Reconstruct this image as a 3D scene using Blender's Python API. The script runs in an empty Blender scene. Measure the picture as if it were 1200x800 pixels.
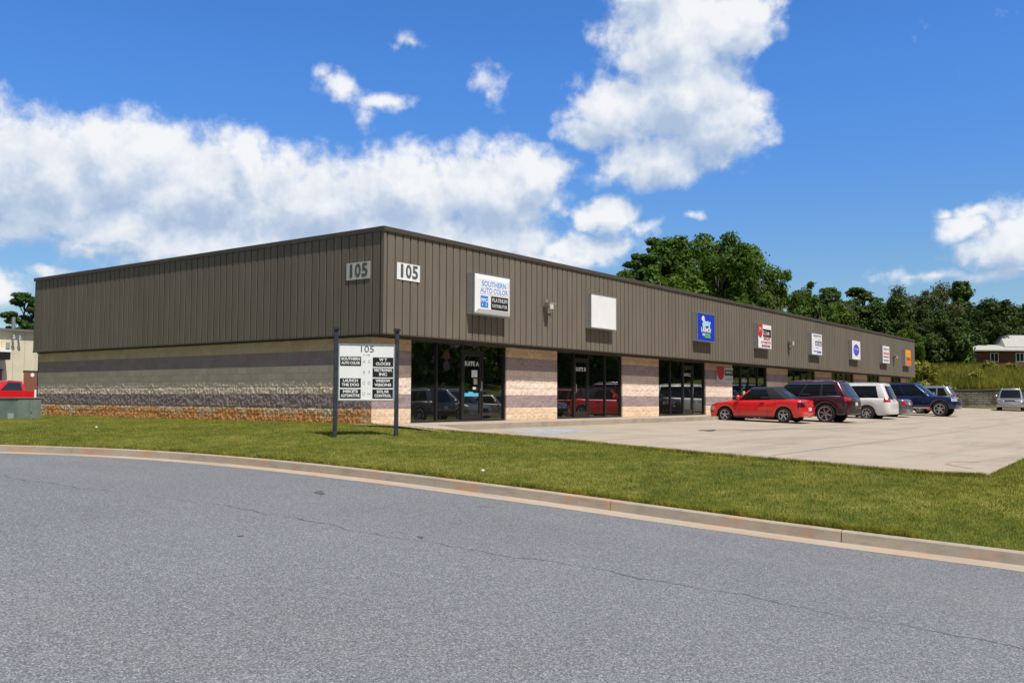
import bpy, bmesh, math, random
import numpy as np
from mathutils import Vector, Matrix
R = math.radians
rnd = random.Random(7)
C = bpy.context.scene.collection
sc = bpy.context.scene

# ---------------------------------------------------------------- camera
CAM = np.array([-17.592, -17.361, 0.716])
YAW, PITCH, ROLL, FPX = R(53.384), R(3.5245), R(0.2248), 1078.7
_f = np.array([math.sin(YAW)*math.cos(PITCH), math.cos(YAW)*math.cos(PITCH), math.sin(PITCH)])
_r0 = np.array([math.cos(YAW), -math.sin(YAW), 0.0]); _u0 = np.cross(_r0, _f)
_c, _s = math.cos(ROLL), math.sin(ROLL)
_r = _c*_r0 + _s*_u0; _u = -_s*_r0 + _c*_u0
cd = bpy.data.cameras.new('camera'); cam = bpy.data.objects.new('camera', cd); C.objects.link(cam)
cd.sensor_width = 36; cd.lens = FPX/1200*36; cd.clip_start = .1; cd.clip_end = 3000
cam.matrix_world = Matrix(((_r[0], _u[0], -_f[0], CAM[0]), (_r[1], _u[1], -_f[1], CAM[1]), (_r[2], _u[2], -_f[2], CAM[2]), (0, 0, 0, 1)))
sc.camera = cam
def pdir(x, y):
    d = _f + (x-600)/FPX*_r - (y-400)/FPX*_u
    return d/np.linalg.norm(d)

# ---------------------------------------------------------------- light and sky
SUN = Vector((-.125, -.50, 1.0)).normalized()
sl = bpy.data.lights.new('sun', 'SUN'); so = bpy.data.objects.new('sun', sl); C.objects.link(so)
sl.energy = 5.0; sl.angle = R(.53); sl.color = (1, .955, .89)
so.rotation_euler = SUN.to_track_quat('Z', 'Y').to_euler(); so.location = (0, -20, 40)
vs = sc.view_settings
vs.view_transform = 'Standard'; vs.look = 'None'; vs.gamma = 1; vs.exposure = 0.04; vs.use_curve_mapping = False
sc.cycles.max_bounces = 8; sc.cycles.use_denoising = True

class NT:
    def __init__(s, tree): s.t = tree; s.n = tree.nodes; s.l = tree.links
    def node(s, kind, **kw):
        n = s.n.new(kind)
        for k, v in kw.items(): setattr(n, k, v)
        return n
    def put(s, sock, v):
        if v is None: return
        if isinstance(v, bpy.types.NodeSocket): s.l.new(v, sock)
        else: sock.default_value = v
    def m(s, op, a, b=None, c=None, clamp=False):
        n = s.node('ShaderNodeMath', operation=op); n.use_clamp = clamp
        s.put(n.inputs[0], a); s.put(n.inputs[1], b); s.put(n.inputs[2], c)
        return n.outputs[0]
    def v(s, op, a, b=None, c=None):
        n = s.node('ShaderNodeVectorMath', operation=op)
        s.put(n.inputs[0], a); s.put(n.inputs[1], b)
        if c is not None: s.put(n.inputs[3 if op == 'SCALE' else 2], c)
        return n.outputs[1] if op in ('LENGTH', 'DOT_PRODUCT') else n.outputs[0]
    def noise(s, vec, scale, detail=2, rough=.5, dist=0.0, color=False, w=None):
        n = s.node('ShaderNodeTexNoise')
        s.put(n.inputs['Vector'], vec); s.put(n.inputs['Scale'], scale); s.put(n.inputs['Detail'], detail)
        s.put(n.inputs['Roughness'], rough); s.put(n.inputs['Distortion'], dist)
        return n.outputs[1 if color else 0]
    def ramp(s, fac, stops, interp='LINEAR'):
        n = s.node('ShaderNodeValToRGB'); e = n.color_ramp; e.interpolation = interp
        while len(e.elements) < len(stops): e.elements.new(.5)
        for el, (p, c) in zip(e.elements, stops):
            el.position = p
            el.color = (c, c, c, 1) if isinstance(c, (int, float)) else (*c[:3], 1)
        s.put(n.inputs[0], fac); return n.outputs[0]
    def mix(s, fac, a, b, blend='MIX'):
        n = s.node('ShaderNodeMix', data_type='RGBA', blend_type=blend)
        f = lambda q: (*q[:3], 1) if isinstance(q, (tuple, list)) else q
        s.put(n.inputs[0], fac); s.put(n.inputs[6], f(a)); s.put(n.inputs[7], f(b))
        return n.outputs[2]
    def sep(s, v):
        n = s.node('ShaderNodeSeparateXYZ'); s.put(n.inputs[0], v); return n.outputs
    def comb(s, x, y, z):
        n = s.node('ShaderNodeCombineXYZ')
        for i, q in enumerate((x, y, z)): s.put(n.inputs[i], q)
        return n.outputs[0]
    def sstep(s, v, lo, hi):
        n = s.node('ShaderNodeMapRange', interpolation_type='SMOOTHSTEP')
        s.put(n.inputs[0], v); n.inputs[1].default_value = lo; n.inputs[2].default_value = hi
        return n.outputs[0]

w = bpy.data.worlds.new('World'); sc.world = w; w.use_nodes = True
T = NT(w.node_tree); T.n.clear()
sky = T.node('ShaderNodeTexSky', sky_type='NISHITA'); sky.sun_disc = False
sky.sun_elevation = math.asin(SUN.z); sky.sun_rotation = math.atan2(SUN.x, SUN.y)
sky.altitude = 250; sky.air_density = 1.0; sky.dust_density = .25; sky.ozone_density = 3.0
gen = T.node('ShaderNodeTexCoord').outputs['Generated']
nv = T.v('NORMALIZE', gen); sx, sy, sz = T.sep(nv)
U = 5.73
az = T.m('MULTIPLY', T.m('ARCTAN2', sx, sy), U); el = T.m('MULTIPLY', T.m('ARCSINE', sz), U)
# clouds: (x, y, rx, ry, weight) as seen from the street
CL = [(-40, 195, 95, 62, 1), (55, 205, 120, 62, 1), (150, 195, 110, 52, 1), (240, 222, 110, 62, 1), (150, 262, 110, 30, .8), (302, 190, 34, 34, 1), (372, 238, 90, 60, 1), (470, 225, 95, 50, 1),
      (575, 222, 85, 55, 1), (625, 205, 42, 30, 1), (430, 285, 200, 50, 1), (250, 290, 150, 34, .9), (100, 285, 60, 16, .6), (560, 290, 90, 50, .8), (20, 262, 90, 26, .7), (-10, 340, 45, 26, .7), (60, 316, 26, 7, .6),
      (795, 40, 88, 60, 1), (760, -10, 58, 30, 1), (868, 25, 48, 36, 1), (800, 110, 78, 62, 1.05), (842, 150, 62, 42, 1), (720, 130, 62, 42, 1), (690, 152, 38, 20, .8), (770, 190, 62, 32, .9), (730, 208, 50, 18, .6),
      (712, 255, 40, 22, .8), (680, 292, 62, 22, .9), (745, 272, 30, 10, .5), (820, 258, 16, 8, .4), (640, 310, 60, 18, .8),
      (402, 103, 40, 18, .55), (452, 120, 26, 14, .45), (372, 90, 18, 12, .3), (435, 142, 10, 12, .2), (475, 52, 16, 8, .25), (580, 92, 18, 16, .3), (588, 108, 10, 14, .2), (1082, 50, 30, 40, .03), (1175, 22, 30, 12, .05),
      (1135, 262, 42, 20, .7), (1160, 245, 46, 12, .6), (1190, 285, 42, 34, .85), (1150, 290, 40, 14, .6), (1185, 318, 60, 12, .6), (1105, 245, 12, 7, .4), (1250, 270, 60, 50, .9), (1090, 318, 60, 8, .35)]
g = bpy.data.node_groups.new('cloud_density', 'ShaderNodeTree')
g.interface.new_socket('P', in_out='INPUT', socket_type='NodeSocketVector')
g.interface.new_socket('Detail', in_out='INPUT', socket_type='NodeSocketFloat')
g.interface.new_socket('D', in_out='OUTPUT', socket_type='NodeSocketFloat')
G = NT(g); gi = G.node('NodeGroupInput'); go = G.node('NodeGroupOutput')
P0 = gi.outputs[0]
wn = G.v('SUBTRACT', G.noise(P0, 2.2, 3, .55, color=True), (.5, .5, .5))
P1 = G.v('MULTIPLY_ADD', wn, (.42, .26, 0), P0)
wn2 = G.v('SUBTRACT', G.noise(P0, 9.0, 2, .5, color=True), (.5, .5, .5))
P1 = G.v('MULTIPLY_ADD', wn2, (.10, .08, 0), P1)
best = -.6
k = U/FPX
for (x, y, rx, ry, wt) in CL:
    d = pdir(x, y); a, e = math.atan2(d[0], d[1])*U, math.asin(d[2])*U
    ia, ie = 1/(rx*k*1.08), 1/(ry*k*1.10)
    q = G.v('MULTIPLY_ADD', P1, (ia, ie, 0), (-a*ia, -e*ie, 0))
    L = G.v('LENGTH', q)
    best = G.m('MAXIMUM', best, G.m('MULTIPLY_ADD', L, -max(wt, .12), (wt if wt > .75 else wt*.8) if wt > .1 else wt-.20))
fb = G.noise(P0, 6.5, gi.outputs[1], .60, 0.1)
D = G.m('MULTIPLY_ADD', G.m('SUBTRACT', fb, .5), 1.25, G.m('MULTIPLY_ADD', best, 1.25, .06))
G.l.new(D, go.inputs[0])
def dens(vec, det=9.0):
    n = T.node('ShaderNodeGroup'); n.node_tree = g; T.put(n.inputs[0], vec); n.inputs[1].default_value = det; return n.outputs[0]
P = T.comb(az, el, 0.0)
d0 = dens(P); d2 = dens(P, 4.5); d1 = dens(T.v('ADD', P, (.05, .16, 0)), 3.0)
mask = T.sstep(d0, -.12, .56)
rel = T.m('SUBTRACT', d2, d1)
shade = T.m('MULTIPLY_ADD', rel, .70, .44)
low = T.noise(P, 1.1, 2, .5)
shade = T.m('ADD', shade, T.m('MULTIPLY', T.m('SUBTRACT', low, .5), .7))
thick = T.sstep(d0, .35, 1.15)
shade = T.m('SUBTRACT', shade, T.m('MULTIPLY', thick, .14), clamp=True)
ccol = T.ramp(shade, [(.0, (.42, .53, .70)), (.28, (.55, .64, .78)), (.52, (.73, .78, .86)), (.85, (.90, .91, .93))])
hs = T.node('ShaderNodeHueSaturation'); T.put(hs.inputs['Color'], sky.outputs[0]); hs.inputs['Saturation'].default_value = 1.12
hs.inputs['Hue'].default_value = .5; hs.inputs['Value'].default_value = 1.0
skyc = T.mix(1.0, hs.outputs[0], T.mix(T.sstep(sz, .0, .36), (.58, .61, .61), (.50, .79, 1.14)), 'MULTIPLY')
b1 = T.node('ShaderNodeBackground'); T.put(b1.inputs[0], skyc); b1.inputs[1].default_value = .15
# grey cloud added to the unseen sky away from view, muting the ambient light
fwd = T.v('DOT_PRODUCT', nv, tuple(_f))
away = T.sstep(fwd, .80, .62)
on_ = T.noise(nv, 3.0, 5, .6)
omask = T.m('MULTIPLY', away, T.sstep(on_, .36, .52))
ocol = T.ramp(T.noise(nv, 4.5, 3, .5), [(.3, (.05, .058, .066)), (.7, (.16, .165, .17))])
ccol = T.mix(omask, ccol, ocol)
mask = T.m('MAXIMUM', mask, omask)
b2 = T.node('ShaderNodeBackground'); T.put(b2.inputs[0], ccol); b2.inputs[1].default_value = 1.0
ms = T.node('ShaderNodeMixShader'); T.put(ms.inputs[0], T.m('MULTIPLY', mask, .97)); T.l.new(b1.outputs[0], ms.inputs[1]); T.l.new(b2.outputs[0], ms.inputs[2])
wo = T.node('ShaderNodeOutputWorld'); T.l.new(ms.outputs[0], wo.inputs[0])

# ---------------------------------------------------------------- materials
def mat(name, col=(.5, .5, .5), rough=.6, metal=0, spec=.5, build=None, coat=0, ior=None, alpha=None):
    m = bpy.data.materials.new(name); m.use_nodes = True
    t = NT(m.node_tree); b = t.n['Principled BSDF']
    b.inputs['Base Color'].default_value = (*col, 1); b.inputs['Roughness'].default_value = rough
    b.inputs['Metallic'].default_value = metal; b.inputs['Specular IOR Level'].default_value = spec
    b.inputs['Coat Weight'].default_value = coat; b.inputs['Coat Roughness'].default_value = .03
    if ior: b.inputs['IOR'].default_value = ior
    if build: build(t, b, t.node('ShaderNodeTexCoord').outputs['Object'])
    return m
def bump(t, b, h, strength=.5, dist=.01):
    n = t.node('ShaderNodeBump'); n.inputs['Strength'].default_value = strength; n.inputs['Distance'].default_value = dist
    t.put(n.inputs['Height'], h); t.l.new(n.outputs[0], b.inputs['Normal'])
def worn(col, amt=.18, scale=3.0, rough=.6, metal=0, coat=0, bumpy=0, spec=.5, stretch=(1, 1, 1)):
    def f(t, b, co):
        co = t.v('MULTIPLY', co, stretch)
        n = t.noise(co, scale, 6, .6)
        lo = tuple(c*(1-amt) for c in col); hi = tuple(min(1, c*(1+amt)) for c in col)
        t.put(b.inputs['Base Color'], t.ramp(n, [(.3, lo), (.7, hi)]))
        if bumpy: bump(t, b, t.noise(co, scale*12, 3, .6), bumpy, .004)
    return mat('painted_surface', col, rough, metal, spec, f, coat)

def m_clad(t, b, co):
    n = t.noise(t.v('MULTIPLY', co, (1.2, 1.2, .25)), 2.0, 5, .6)
    x, y, z = t.sep(co)
    pan = t.node('ShaderNodeTexWhiteNoise', noise_dimensions='1D')
    t.put(pan.inputs['W'], t.m('FLOOR', t.m('DIVIDE', t.m('ADD', x, y), .915)))
    v = t.m('MULTIPLY_ADD', pan.outputs[0], .10, .95)
    c = t.ramp(n, [(.3, (.170, .143, .112)), (.7, (.206, .175, .138))])
    streak = t.noise(t.v('MULTIPLY', co, (14, 14, .35)), 1.5, 3, .6)
    c = t.mix(t.m('MULTIPLY', t.sstep(streak, .55, .8), .25), c, (.11, .095, .08))
    c = t.mix(1.0, c, t.comb(v, v, v), 'MULTIPLY')
    t.put(b.inputs['Base Color'], c)
M = {}
M['clad'] = mat('brown_metal_cladding', rough=.5, spec=.2, build=m_clad)
M['coping'] = worn((.085, .07, .058), .12, 2, .45)
M['soffit'] = worn((.07, .06, .05), .1, 2, .8)
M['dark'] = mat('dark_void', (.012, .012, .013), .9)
M['bronze'] = mat('dark_bronze_frame', (.018, .017, .017), .35, spec=.5)
M['alu'] = worn((.42, .43, .44), .1, 6, .4, .6)
M['grey_side'] = worn((.30, .31, .32), .08, 5, .5)
M['white'] = worn((.90, .90, .89), .04, 3, .45)
M['offwhite'] = worn((.62, .60, .54), .1, 3, .6)
M['black'] = mat('black_paint', (.012, .012, .013), .4)
M['text_grey'] = mat('grey_lettering', (.10, .105, .11), .6)
M['text_pale'] = mat('pale_grey_lettering', (.48, .50, .53), .6)
M['text_white'] = mat('white_lettering', (.82, .82, .82), .5)
M['blue_text'] = mat('sky_blue_lettering', (.13, .36, .82), .5)
M['logo_blue'] = mat('logo_blue', (.02, .25, .72), .5)
M['sign_blue'] = mat('deep_blue_sign', (.008, .045, .52), .4)
M['sign_red'] = mat('sign_red', (.62, .02, .03), .45)
M['sign_dkred'] = mat('sign_dark_red', (.30, .02, .03), .5)
M['sign_green'] = mat('sign_green', (.22, .62, .10), .5)
M['sign_purple'] = mat('sign_violet', (.11, .10, .62), .45)
M['sign_orange'] = mat('sign_orange', (.85, .22, .02), .5)
M['sign_yellow'] = mat('sign_yellow', (.90, .48, .04), .5)
M['sky_dog'] = mat('pale_blue_shape', (.45, .72, .92), .5)
M['pink'] = mat('pale_pink', (.80, .55, .60), .5)
def m_glass(t, b, co):
    n = t.noise(t.v('MULTIPLY', co, (.6, .6, .25)), 1.4, 2, .5)
    bump(t, b, n, .05, .02)
M['glass'] = mat('tinted_window_glass', (.006, .007, .006), .015, spec=1.0, build=m_glass, ior=2.0)
M['carglass'] = mat('car_window_glass', (.008, .010, .012), .03, spec=.5, ior=1.45)
M['carglass_clear'] = mat('car_windscreen_glass', (.02, .035, .05), .03, spec=.5, ior=1.5)
M['tyre'] = worn((.016, .016, .017), .2, 12, .85)
M['rim'] = mat('alloy_rim', (.55, .56, .58), .28, .8)
M['chrome'] = mat('chrome', (.75, .75, .76), .12, 1)
M['plastic'] = mat('black_plastic', (.02, .02, .022), .55)
M['taillight'] = mat('red_lamp_lens', (.45, .012, .015), .15, coat=.8)
M['darklamp'] = mat('smoked_lamp_lens', (.02, .012, .014), .12, coat=.8)
M['headlight'] = mat('clear_lamp_lens', (.62, .65, .68), .1, .3, coat=.9)
M['plate'] = mat('licence_plate', (.6, .6, .58), .5)
M['fabric'] = worn((.018, .020, .026), .25, 8, .9)
M['amber'] = mat('amber_lamp_lens', (.7, .2, .02), .2)
def paint(name, col, metal=.25, rough=.28):
    return mat(name, col, rough, metal, .5, coat=1.0)
M['red_paint'] = paint('red_car_paint', (.70, .010, .012), .0, .25)
M['maroon_paint'] = paint('maroon_car_paint', (.060, .006, .015), .2)
M['white_paint'] = paint('white_car_paint', (.74, .74, .72), .0)
M['blue_paint'] = paint('dark_blue_car_paint', (.006, .018, .085), .35)
M['silver_paint'] = paint('silver_car_paint', (.42, .43, .44), .6)
M['grey_paint'] = paint('grey_car_paint', (.16, .165, .18), .6)
M['gold_paint'] = paint('pale_gold_car_paint', (.40, .38, .33), .5)
M['dkred_paint'] = paint('deep_red_car_paint', (.22, .01, .012), .1)

# block work: coloured courses of split-faced block, bands follow the courses
def m_block(stain):
    def f(t, b, co):
        x, y, z = t.sep(co)
        horiz = t.m('ADD', x, y)
        br = t.node('ShaderNodeTexBrick'); br.offset = .5
        t.put(br.inputs['Vector'], t.comb(horiz, z, 0.0))
        for n_, v_ in (('Scale', 1.0), ('Mortar Size', .006), ('Mortar Smooth', .3), ('Brick Width', .4064), ('Row Height', .2033), ('Bias', 0.0)): br.inputs[n_].default_value = v_
        br.inputs['Color1'].default_value = (0, 0, 0, 1); br.inputs['Color2'].default_value = (1, 1, 1, 1); br.inputs['Mortar'].default_value = (.5, .5, .5, 1)
        cell = t.sep(br.outputs['Color'])[0]; mort = br.outputs['Fac']
        zz = t.m('DIVIDE', z, 2.44)
        warm = (.80, .615, .45); pale = (.84, .68, .58); plum = (.365, .285, .295); tan = (.64, .47, .32)
        band = t.ramp(zz, [(0, warm), (2/12, plum), (4/12, pale), (8/12, plum), (10/12, tan)], 'CONSTANT')
        fine = t.noise(co, 55, 3, .7); mid = t.noise(co, 9, 4, .6); big = t.noise(co, 1.3, 3, .5)
        v = t.m('ADD', t.m('ADD', t.m('MULTIPLY', fine, .55), t.m('MULTIPLY', mid, .35)), t.m('MULTIPLY', cell, .16))
        v = t.m('ADD', v, .49)
        c = t.mix(1.0, band, t.comb(v, t.m('MULTIPLY_ADD', v, .97, .02), t.m('MULTIPLY_ADD', v, .92, .04)), 'MULTIPLY')
        c = t.mix(t.m('MULTIPLY', t.sstep(big, .5, .75), .25), c, t.mix(1, c, (1.1, .86, .70), 'MULTIPLY'))
        c = t.mix(t.m('MULTIPLY', mort, .55), c, (.33, .28, .24))
        if stain:
            s = t.m('SUBTRACT', t.m('ADD', t.m('MULTIPLY_ADD', t.noise(co, .9, 5, .65), 2.2, -.62), .12), t.m('MULTIPLY', z, 1.15))
            s = t.m('MULTIPLY', t.sstep(s, .0, .45), t.sstep(t.m('ADD', z, t.m('MULTIPLY', mid, .10)), .50, .40))
            c = t.mix(t.m('MULTIPLY', s, .9), c, t.mix(t.sstep(mid, .35, .65), (.72, .24, .06), (.92, .45, .17)))
        else:
            s = t.sstep(t.m('SUBTRACT', t.m('ADD', t.noise(co, 3.0, 4, .6), .0), t.m('MULTIPLY', z, 1.6)), .2, .6)
            c = t.mix(t.m('MULTIPLY', s, .35), c, (.62, .33, .16))
        t.put(b.inputs['Base Color'], c)
        bump(t, b, t.m('SUBTRACT', t.noise(co, 40, 5, .7), t.m('MULTIPLY', mort, .4)), .55, .012)
    return f
M['block_side'] = mat('split_face_block_stained', rough=.9, spec=.2, build=m_block(True))
M['block_front'] = mat('split_face_block', rough=.9, spec=.2, build=m_block(False))

def m_asphalt(t, b, co):
    v = t.node('ShaderNodeTexVoronoi'); t.put(v.inputs['Vector'], co); v.inputs['Scale'].default_value = 115
    cell = t.sep(v.outputs['Color'])[0]
    v2 = t.node('ShaderNodeTexVoronoi'); t.put(v2.inputs['Vector'], co); v2.inputs['Scale'].default_value = 80
    cell2 = t.sep(v2.outputs['Color'])[1]
    fine = t.noise(co, 130, 3, .7)
    big = t.noise(co, .25, 4, .55); mid = t.noise(co, 2.2, 4, .6)
    s = t.m('ADD', t.m('ADD', t.m('MULTIPLY', cell, .42), t.m('MULTIPLY', cell2, .30)), t.m('MULTIPLY', fine, .28))
    c = t.ramp(s, [(.20, (.070, .073, .079)), (.42, (.138, .144, .154)), (.60, (.195, .202, .214)), (.80, (.36, .365, .375))])
    k = t.m('ADD', t.m('MULTIPLY', big, .28), t.m('MULTIPLY_ADD', mid, .16, .80))
    c = t.mix(1.0, c, t.comb(k, k, k), 'MULTIPLY')
    # faint wheel-worn lanes that follow the street, and pale dusty patches
    dust = t.sstep(t.noise(t.v('MULTIPLY', co, (.5, .09, 1)), 1.0, 4, .6), .5, .8)
    c = t.mix(t.m('MULTIPLY', dust, .18), c, (.30, .29, .28))
    oil = t.sstep(t.noise(t.v('ADD', co, (31, 7, 0)), .9, 3, .5), .70, .78)
    c = t.mix(t.m('MULTIPLY', oil, .30), c, (.05, .05, .055))
    t.put(b.inputs['Base Color'], c)
    bump(t, b, s, .5, .006)
M['asphalt'] = mat('worn_asphalt', rough=.88, spec=.25, build=m_asphalt)

def m_conc(base, stain, streak):
    def f(t, b, co):
        x, y, z = t.sep(co)
        n1 = t.noise(co, .6, 5, .6); n2 = t.noise(co, 8, 5, .7); n3 = t.noise(co, 90, 2, .6)
        c = t.ramp(t.m('ADD', t.m('MULTIPLY', n1, .6), t.m('MULTIPLY', n2, .4)), [(.3, tuple(q*.86 for q in base)), (.7, tuple(q*1.12 for q in base))])
        st = t.noise(t.v('MULTIPLY', co, streak), 1.0, 5, .6)
        c = t.mix(t.m('MULTIPLY', t.sstep(st, .46, .70), .50), c, tuple(q*.62 for q in base))
        if stain:
            c = t.mix(t.m('MULTIPLY', t.sstep(t.noise(co, 1.7, 5, .65), .46, .68), stain), c, (.50, .27, .14))
        k = t.m('MULTIPLY_ADD', n3, .3, .85)
        c = t.mix(1.0, c, t.comb(k, k, k), 'MULTIPLY')
        t.put(b.inputs['Base Color'], c); bump(t, b, t.m('ADD', n2, n3), .25, .006)
    return f
M['concrete'] = mat('tan_concrete_paving', rough=.85, spec=.25, build=m_conc((.405, .345, .270), .14, (.18, 1.4, 1)))
M['walk'] = mat('pale_concrete_walk', rough=.85, spec=.25, build=m_conc((.42, .36, .29), .15, (1, 1, 1)))
M['kerb'] = mat('weathered_concrete_kerb', rough=.9, spec=.2, build=m_conc((.40, .345, .275), .6, (3, 3, 9)))
M['gutter'] = mat('clay_stained_gutter', rough=.9, spec=.2, build=m_conc((.42, .35, .275), .5, (3, .5, 1)))
M['dirtykerb'] = mat('dirty_walk_kerb', rough=.9, spec=.2, build=m_conc((.40, .34, .28), .3, (2, 2, 3)))
M['crack'] = mat('crack_fill', (.095, .098, .104), .9)
M['joint'] = mat('joint_line', (.12, .10, .085), .9)
M['oil'] = mat('oil_stain', (.09, .085, .085), .6)
M['blue_mark'] = worn((.33, .36, .40), .25, 3, .8)

def m_lawn(t, b, co):
    p = t.noise(co, .55, 5, .62); q = t.noise(t.v('ADD', co, (9, 4, 0)), 2.6, 4, .6); s = t.noise(co, 38, 2, .6)
    g1 = t.ramp(q, [(.3, (.085, .115, .014)), (.5, (.16, .17, .030)), (.72, (.27, .235, .065))])
    g2 = t.ramp(q, [(.3, (.050, .080, .010)), (.7, (.12, .145, .022))])
    c = t.mix(t.sstep(p, .40, .60), g2, g1)
    c = t.mix(1.0, c, t.ramp(s, [(.25, .30), (.75, 1.5)]), 'MULTIPLY')
    t.put(b.inputs['Base Color'], c)
    bump(t, b, t.noise(co, 30, 4, .7), .6, .03)
M['lawn'] = mat('mown_grass', rough=.9, spec=.15, build=m_lawn)
def leafmat(name, lo, hi, scale=.8, trans=.35):
    def f(t, b, co):
        oi = t.node('ShaderNodeObjectInfo').outputs['Random']
        n = t.noise(co, scale, 4, .6); n2 = t.noise(co, scale*9, 1, .5)
        v = t.m('ADD', t.m('MULTIPLY', n, .6), t.m('MULTIPLY', n2, .4))
        v = t.m('ADD', v, t.m('MULTIPLY', t.m('SUBTRACT', oi, .5), .14))
        c = t.ramp(v, [(.32, lo), (.66, hi)])
        t.put(b.inputs['Base Color'], c)
        tr = t.node('ShaderNodeBsdfTranslucent'); t.put(tr.inputs[0], t.mix(1, c, (1.25, 1.35, .5), 'MULTIPLY'))
        mx = t.node('ShaderNodeMixShader'); mx.inputs[0].default_value = trans
        t.l.new(b.outputs[0], mx.inputs[1]); t.l.new(tr.outputs[0], mx.inputs[2])
        t.l.new(mx.outputs[0], t.n['Material Output'].inputs[0])
    return mat(name, (.05, .1, .02), .6, spec=.25, build=f)
M['blade'] = leafmat('grass_blades', (.045, .090, .006), (.44, .40, .075), 3.0, .3)
M['leaf_a'] = leafmat('broad_leaves', (.030, .070, .008), (.125, .205, .022), .5, .42)
M['leaf_b'] = leafmat('pine_needles', (.024, .056, .008), (.085, .145, .020), .5, .2)
M['leaf_c'] = leafmat('light_leaves', (.045, .10, .010), (.16, .24, .025), .5)
M['leaf_d'] = leafmat('olive_leaves', (.045, .065, .022), (.13, .145, .055), .5)
M['leaf_e'] = leafmat('shade_leaves', (.014, .036, .005), (.062, .108, .014), .5, .15)
M['weed'] = leafmat('tall_weeds', (.09, .11, .015), (.42, .38, .07), .25, .35)
def m_bark(t, b, co):
    n = t.noise(t.v('MULTIPLY', co, (3, 3, .6)), 4, 5, .6)
    t.put(b.inputs['Base Color'], t.ramp(n, [(.3, (.05, .038, .028)), (.7, (.16, .13, .10))])); bump(t, b, n, .5, .03)
M['bark'] = mat('bark', rough=.9, build=m_bark)
def m_rubble(t, b, co):
    br = t.node('ShaderNodeTexBrick'); x, y, z = t.sep(co)
    t.put(br.inputs['Vector'], t.comb(t.m('ADD', x, y), z, 0.0))
    for n_, v_ in (('Scale', 1.0), ('Mortar Size', .02), ('Brick Width', .6), ('Row Height', .2)): br.inputs[n_].default_value = v_
    br.inputs['Color1'].default_value = (.30, .27, .235, 1); br.inputs['Color2'].default_value = (.22, .20, .17, 1); br.inputs['Mortar'].default_value = (.10, .09, .08, 1)
    n = t.noise(co, 1.5, 5, .65)
    c = t.mix(t.sstep(n, .45, .7), br.outputs[0], (.10, .085, .06))
    t.put(b.inputs['Base Color'], c); bump(t, b, t.noise(co, 14, 4, .6), .7, .03)
M['retain'] = mat('retaining_block', rough=.95, spec=.1, build=m_rubble)
def m_brick(t, b, co):
    br = t.node('ShaderNodeTexBrick'); x, y, z = t.sep(co)
    t.put(br.inputs['Vector'], t.comb(t.m('ADD', x, y), z, 0.0))
    for n_, v_ in (('Scale', 1.0), ('Mortar Size', .008), ('Brick Width', .22), ('Row Height', .075)): br.inputs[n_].default_value = v_
    br.inputs['Color1'].default_value = (.17, .050, .036, 1); br.inputs['Color2'].default_value = (.11, .035, .028, 1); br.inputs['Mortar'].default_value = (.15, .09, .07, 1)
    t.put(b.inputs['Base Color'], br.outputs[0])
M['brick'] = mat('red_brick', rough=.9, build=m_brick)
M['shingle'] = worn((.42, .41, .38), .15, 4, .85, bumpy=.3)
def m_cream(t, b, co):
    x, y, z = t.sep(co)
    fr = t.m('FRACT', t.m('DIVIDE', x, .915))
    c = t.mix(t.m('LESS_THAN', fr, .05), t.ramp(t.noise(co, 1.0, 4, .6), [(.3, (.66, .59, .41)), (.7, (.75, .68, .49))]), (.48, .42, .29))
    t.put(b.inputs['Base Color'], c)
M['cream'] = mat('cream_metal_siding', rough=.5, build=m_cream)
M['browndoor'] = worn((.24, .09, .05), .1, 2, .6)
M['greenbox'] = worn((.19, .25, .22), .16, 2.5, .5, bumpy=.1)
M['post'] = worn((.035, .042, .055), .35, 9, .45)

# ---------------------------------------------------------------- helpers
def link(o, parent=None):
    C.objects.link(o)
    if parent is not None: o.parent = parent
    return o
def mesh_obj(name, verts, faces, m, parent=None, smooth=False):
    me = bpy.data.meshes.new(name); me.from_pydata([tuple(v) for v in verts], [], faces); me.update()
    if m is not None: me.materials.append(M[m] if isinstance(m, str) else m)
    if smooth: me.polygons.foreach_set('use_smooth', [True]*len(me.polygons))
    return link(bpy.data.objects.new(name, me), parent)
def np_mesh(name, V, F, m, parent=None, smooth=False):
    V = np.asarray(V, dtype=np.float32); F = np.asarray(F, dtype=np.int32); k = F.shape[1]
    me = bpy.data.meshes.new(name)
    me.vertices.add(len(V)); me.vertices.foreach_set('co', V.ravel())
    me.loops.add(F.size); me.loops.foreach_set('vertex_index', F.ravel())
    me.polygons.add(len(F)); me.polygons.foreach_set('loop_start', np.arange(0, F.size, k, dtype=np.int32))
    me.polygons.foreach_set('loop_total', np.full(len(F), k, dtype=np.int32))
    if smooth: me.polygons.foreach_set('use_smooth', np.ones(len(F), dtype=bool))
    me.update(calc_edges=True); me.validate()
    me.materials.append(M[m] if isinstance(m, str) else m)
    return link(bpy.data.objects.new(name, me), parent)
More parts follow.
